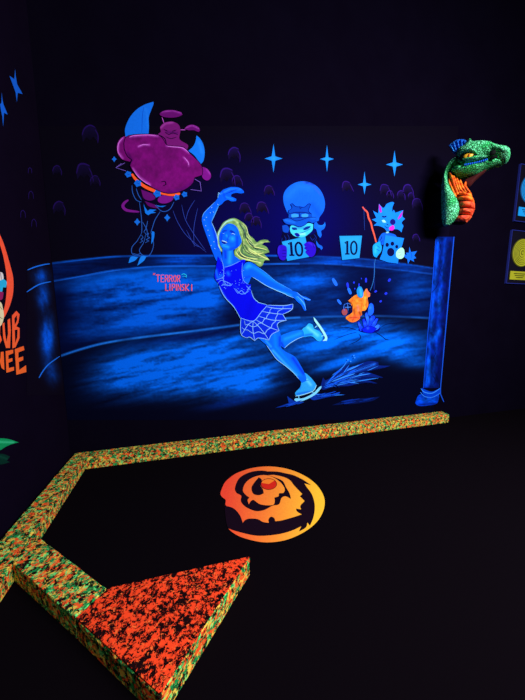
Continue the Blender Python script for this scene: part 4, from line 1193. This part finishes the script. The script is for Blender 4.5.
def loft(name, secs, mat, parent, label=None, off=dy0, seg=24, n=6, bump=0.0, power=1.0, cap=True, ripple=None):
    """secs: [(a, b, depth half-thickness in m, depth offset)] : each section spans from point a to point b (seen in elevation) and swells in depth"""
    arr = np.array([[*a, *b, d, o] for a, b, d, o in secs], float)
    cols = []
    N = len(arr)
    for i in range(N - 1):
        p0, p1, p2, p3 = arr[max(i - 1, 0)], arr[i], arr[i + 1], arr[min(i + 2, N - 1)]
        for k in range(n):
            t = k / n
            cols.append(.5 * ((2 * p1) + (-p0 + p2) * t + (2 * p0 - 5 * p1 + 4 * p2 - p3) * t * t + (-p0 + 3 * p1 - 3 * p2 + p3) * t ** 3))
    cols.append(arr[-1])
    bm = bmesh.new()
    rings = []
    for j, c in enumerate(cols):
        A_, B_ = at_depth(c[0:2], off + c[5]), at_depth(c[2:4], off + c[5])
        m, h = (A_ + B_) / 2, (A_ - B_) / 2
        rr = 1.0
        if ripple: rr = 1 + ripple[0] * abs(math.sin(j / (len(cols) - 1) * math.pi * ripple[1])) - ripple[0]
        ring = []
        for s in range(seg):
            t = 2 * math.pi * s / seg
            cs, sn = math.cos(t), math.sin(t)
            cs = math.copysign(abs(cs) ** power, cs)
            sn = math.copysign(abs(sn) ** power, sn)
            q = m + h * cs * rr + _n * (max(c[4], .003) * sn * rr)
            if bump:
                w = math.sin(q.x * 95 + q.z * 70) * math.sin(q.z * 110 - q.x * 40 + q.y * 60)
                q += (q - m).normalized() * bump * w
            ring.append(bm.verts.new(q))
        rings.append(ring)
    for a, b in zip(rings, rings[1:]):
        for s in range(seg):
            bm.faces.new((a[s], a[(s + 1) % seg], b[(s + 1) % seg], b[s]))
    if cap:
        bm.faces.new(rings[0])
        bm.faces.new(rings[-1])
    bmesh.ops.recalc_face_normals(bm, faces=bm.faces)
    for f in bm.faces: f.smooth = True
    me = bpy.data.meshes.new(name)
    bm.to_mesh(me)
    bm.free()
    o = link_mesh(name, me, mat, parent)
    if label: o['label'] = label
    return o


def pr(d, a, b):
    return d(a, b)


def S(d, a, b, w, o=0.0):
    a, b = d(a, b)
    return (a, b, w, o)


# wall mount, hidden behind the neck
mb = at_depth(Z2((90, 230))[0], dy0)
box('mounting_block', (mb.x - .06, mb.y, mb.z - .2), (mb.x + .14, WALL_Y - .001, mb.z + .2), M_BLACK, dragon, .01)
# neck and hood
hood = loft('neck', [S(Z1, (165, 180), (150, 235), .10), S(Z1, (112, 198), (128, 250), .11), S(Z1, (72, 245), (106, 262), .10), S(Z2, (60, 10), (88, 30), .10), S(Z2, (48, 60), (84, 80), .12, .02), S(Z2, (42, 110), (104, 130), .13, .03),
                       S(Z2, (40, 170), (138, 185), .15, .04), S(Z2, (40, 230), (160, 238), .15, .04), S(Z2, (42, 290), (160, 285), .14, .04), S(Z2, (46, 335), (130, 332), .10, .04), S(Z2, (54, 365), (92, 362), .05, .04)],
            M_GREEN, dragon, 'green scaled neck flaring towards the bottom', bump=.004)
loft('throat_shade_core', [S(Z2, (85, 25), (150, 55), .06, -.08), S(Z2, (92, 80), (200, 100), .09, -.06), S(Z2, (110, 150), (232, 150), .11, -.04), S(Z2, (120, 230), (250, 225), .12, -.04), S(Z2, (110, 310), (232, 300), .11, -.04), S(Z2, (100, 350), (190, 355), .06, -.04)],
     M_THROAT_SHADE, dragon, 'dark core painting shade into the gaps between the throat plates')
for a, b, c, d2, w, m in (((92, 162), (238, 150), (100, 180), (248, 186), .13, 0), ((130, 192), (250, 186), (140, 216), (260, 216), .14, 0), ((140, 226), (262, 222), (145, 262), (262, 258), .15, 1), ((140, 272), (258, 268), (138, 302), (244, 300), .15, 1), ((130, 314), (242, 308), (120, 345), (208, 345), .13, 1)):
    mid = lambda p, q, t: (p[0] + (q[0] - p[0]) * t, p[1] + (q[1] - p[1]) * t)
    secs = [S(Z2, mid(a, c, t), mid(b, d2, t), w * (.72 + .28 * math.sin(math.pi * t) ** .5), -.02) for t in (0, .2, .5, .8, 1)]
    loft('throat_plate', secs, M_RTHROAT if m else M_THROAT, dragon, n=4)
for q in (((96, 22), (112, 60), (130, 120), (150, 165)), ((120, 40), (132, 80), (146, 120), (165, 158)), ((142, 58), (152, 95), (165, 130), (185, 155)), ((165, 70), (172, 105), (185, 130), (205, 152)), ((200, 82), (195, 112), (208, 135), (225, 152)), ((92, 60), (100, 105), (118, 150), (135, 180))):
    secs = []
    for i, (x, y) in enumerate(q):
        w = (7, 12, 13, 10)[i]
        secs.append(S(Z2, (x - w, y + w * .3), (x + w, y - w * .3), (.03, .06, .07, .05)[i], .06))
    loft('throat_rib', secs, M_THROAT, dragon, seg=12, n=4)
loft('chin_membrane', [S(Z2, (205, 60), (180, 110), .04, 0), S(Z2, (250, 40), (225, 110), .05, 0), S(Z2, (300, 15), (262, 70), .05, 0), S(Z2, (340, -5), (320, 20), .03, 0)], flat('dark_red_membrane', (60, 20, 20), .8, .1), dragon, 'dark red skin under the chin')
# jaw
loft('lower_jaw', [S(Z1, (110, 262), (112, 292), .08, .02), S(Z1, (125, 250), (150, 312), .14, .02), S(Z1, (180, 250), (200, 308), .16, .02), S(Z1, (240, 240), (258, 292), .16, .02), S(Z1, (300, 226), (312, 266), .14, .01), S(Z1, (350, 208), (358, 246), .13, 0),
                   S(Z1, (400, 206), (402, 234), .10, -.02), S(Z1, (435, 212), (432, 232), .07, -.04), S(Z1, (448, 218), (444, 228), .03, -.05)], M_JAW, dragon, 'lower jaw with rougher darker green scales', bump=.004)
# upper head
head = loft('head', [S(Z1, (138, 160), (140, 195), .07, .0), S(Z1, (150, 138), (160, 218), .14, .0), S(Z1, (185, 116), (190, 232), .18, .0), S(Z1, (225, 96), (232, 226), .20, .0), S(Z1, (270, 96), (275, 212), .20, 0), S(Z1, (310, 92), (315, 200), .19, 0),
                     S(Z1, (350, 96), (352, 194), .17, 0), S(Z1, (392, 110), (392, 200), .15, 0), S(Z1, (425, 118), (426, 210), .15, 0), S(Z1, (462, 120), (458, 214), .14, 0), S(Z1, (482, 134), (480, 200), .10, 0), S(Z1, (492, 152), (490, 182), .04, 0)],
            M_GREEN, dragon, 'bright green upper head and snout', bump=.004)
# brow ridge, cheek, snout bumps
loft('brow_ridge', [S(Z1, (160, 165), (158, 175), .03, .16), S(Z1, (190, 140), (192, 160), .06, .18), S(Z1, (225, 132), (228, 152), .07, .20), S(Z1, (258, 140), (256, 158), .06, .20), S(Z1, (280, 152), (278, 160), .02, .19)], M_GREEN, dragon, n=5, seg=14)
loft('cheek_ridge', [S(Z1, (150, 197), (152, 207), .03, .14), S(Z1, (200, 190), (204, 208), .05, .18), S(Z1, (250, 178), (256, 196), .05, .19), S(Z1, (300, 168), (306, 184), .04, .17), S(Z1, (340, 168), (342, 178), .02, .15)], M_GREEN, dragon, n=5, seg=14)
loft('nose_ridge', [S(Z1, (340, 92), (342, 112), .03, .10), S(Z1, (365, 92), (368, 130), .05, .12), S(Z1, (400, 108), (400, 140), .06, .12), S(Z1, (440, 118), (438, 150), .06, .12), S(Z1, (475, 126), (470, 160), .05, .10), S(Z1, (488, 145), (484, 165), .02, .08)], M_GREEN, dragon, n=5, seg=14)


def ball(name, d, x, y, rx, ry, rd, off, mat, parent, label=None):
    c = at_depth(d((x, y))[0], off)
    k = PX / 6.5625
    bm = bmesh.new()
    bmesh.ops.create_uvsphere(bm, u_segments=20, v_segments=12, radius=1)
    for v in bm.verts:
        v.co = Vector((-_n.y, _n.x, 0)) * (v.co.x * rx * k * .92) + _n * (-v.co.y * rd) + Vector((0, 0, v.co.z * ry * k * .92)) + c
    for f in bm.faces: f.smooth = True
    me = bpy.data.meshes.new(name)
    bm.to_mesh(me)
    bm.free()
    o = link_mesh(name, me, mat, parent)
    if label: o['label'] = label
    return o


ball('eye_socket', Z1, 218, 170, 40, 26, .03, dy0 + .185, M_BLACK, dragon, 'black painted eye socket')
ball('eye', Z1, 219, 168, 23, 14, .02, dy0 + .205, M_EYE, dragon, 'glowing yellow eye')
ball('pupil', Z1, 222, 168, 4, 10, .01, dy0 + .222, flat('amber_pupil_paint', (150, 60, 20)), dragon, 'amber slit pupil')
ball('nostril', Z1, 378, 150, 15, 14, .025, dy0 + .17, M_BLACK, dragon, 'black nostril')
ball('nostril', Z1, 386, 180, 17, 8, .02, dy0 + .15, M_BLACK, dragon, 'black fold below the nostril')
# horn nub, crest fin, teeth
loft('horn_nub', [S(Z1, (205, 110), (262, 122), .08, .05), S(Z1, (212, 84), (258, 96), .06, .05), S(Z1, (218, 66), (240, 72), .03, .05), S(Z1, (226, 56), (232, 58), .008, .05)], M_GREEN, dragon, n=4, seg=14)
loft('crest_bump', [S(Z1, (250, 98), (252, 120), .03, .04), S(Z1, (268, 78), (272, 120), .06, .04), S(Z1, (290, 82), (290, 112), .05, .04), S(Z1, (302, 96), (300, 108), .02, .04)], M_CREST, dragon, 'blue bump behind the snout', n=4, seg=14)
cr = empty('crest_fin', (0, 0, 0), 0, dragon)
bpy.data.objects.remove(cr)
fin = loft('crest_fin', [S(Z1, (88, 100), (122, 152), .02, .0), S(Z1, (112, 84), (132, 160), .03, .0), S(Z1, (140, 66), (150, 146), .035, .0), S(Z1, (170, 62), (178, 130), .035, 0), S(Z1, (196, 66), (200, 118), .035, 0), S(Z1, (214, 84), (214, 108), .02, 0)], M_CREST, dragon, 'ribbed blue crest fin', n=5)
for x0, y0, x1, y1 in ((100, 96, 128, 150), (122, 80, 142, 146), (146, 68, 162, 138), (170, 64, 182, 128), (192, 68, 202, 118)):
    loft('fin_spine', [S(Z1, (x0 - 4, y0), (x0 + 4, y0), .012, .04), S(Z1, ((x0 + x1) / 2 - 5, (y0 + y1) / 2), ((x0 + x1) / 2 + 5, (y0 + y1) / 2), .016, .045), S(Z1, (x1 - 5, y1), (x1 + 5, y1), .012, .05)], M_CREST, fin, seg=10, n=3, off=dy0)
for i in range(13):
    t = i / 12
    x, y = 195 + t * 145, 230 - t * 34 + 4 * math.sin(t * 3.1)
    loft('tooth', [S(Z1, (x - 5, y - 5), (x + 5, y - 7), .015, .185 - .03 * t), S(Z1, (x - 4, y + 1), (x + 4, y - 1), .012, .195 - .03 * t), S(Z1, (x - 1, y + 9), (x + 1, y + 8), .003, .18 - .03 * t)], M_TEETH, dragon, seg=10, n=3)

# ------------------------------------------------------------------ light: the room's lamps high up on the viewer's side
def area(name, loc, target, size, power, col):
    l = bpy.data.lights.new(name, 'AREA')
    l.shape = 'RECTANGLE'
    l.size, l.size_y = size
    l.energy = power
    l.color = col
    o = bpy.data.objects.new(name, l)
    COL.objects.link(o)
    o.location = loc
    o.rotation_euler = (Vector(target) - Vector(loc)).to_track_quat('-Z', 'Y').to_euler()
    return o


area('blacklight_lamp', (2.9, -1.7, 3.7), (1.2, 3.0, .2), (2.2, .5), 430, (1, .95, 1))
area('blacklight_lamp', (3.6, .2, 4.2), (0.6, 1.9, 0), (1.4, .4), 60, (1, .95, 1))
w = bpy.data.worlds.new('world')
SC.world = w
w.use_nodes = True
w.node_tree.nodes['Background'].inputs[0].default_value = (0, 0, 0, 1)

cam = bpy.data.cameras.new('camera')
co = bpy.data.objects.new('camera', cam)
COL.objects.link(co)
co.location = (0, 0, EYE)
co.rotation_euler = (math.pi / 2 - PITCH, 0, -YAW)
cam.sensor_fit = 'VERTICAL'
cam.sensor_height = 24
cam.lens = F / 700 * 24
cam.clip_start = .02
SC.camera = co
vs = SC.view_settings
SC.display_settings.display_device = 'sRGB'
vs.view_transform = 'Standard'
vs.look = 'None'
vs.exposure = 0
vs.gamma = 1
vs.use_curve_mapping = False
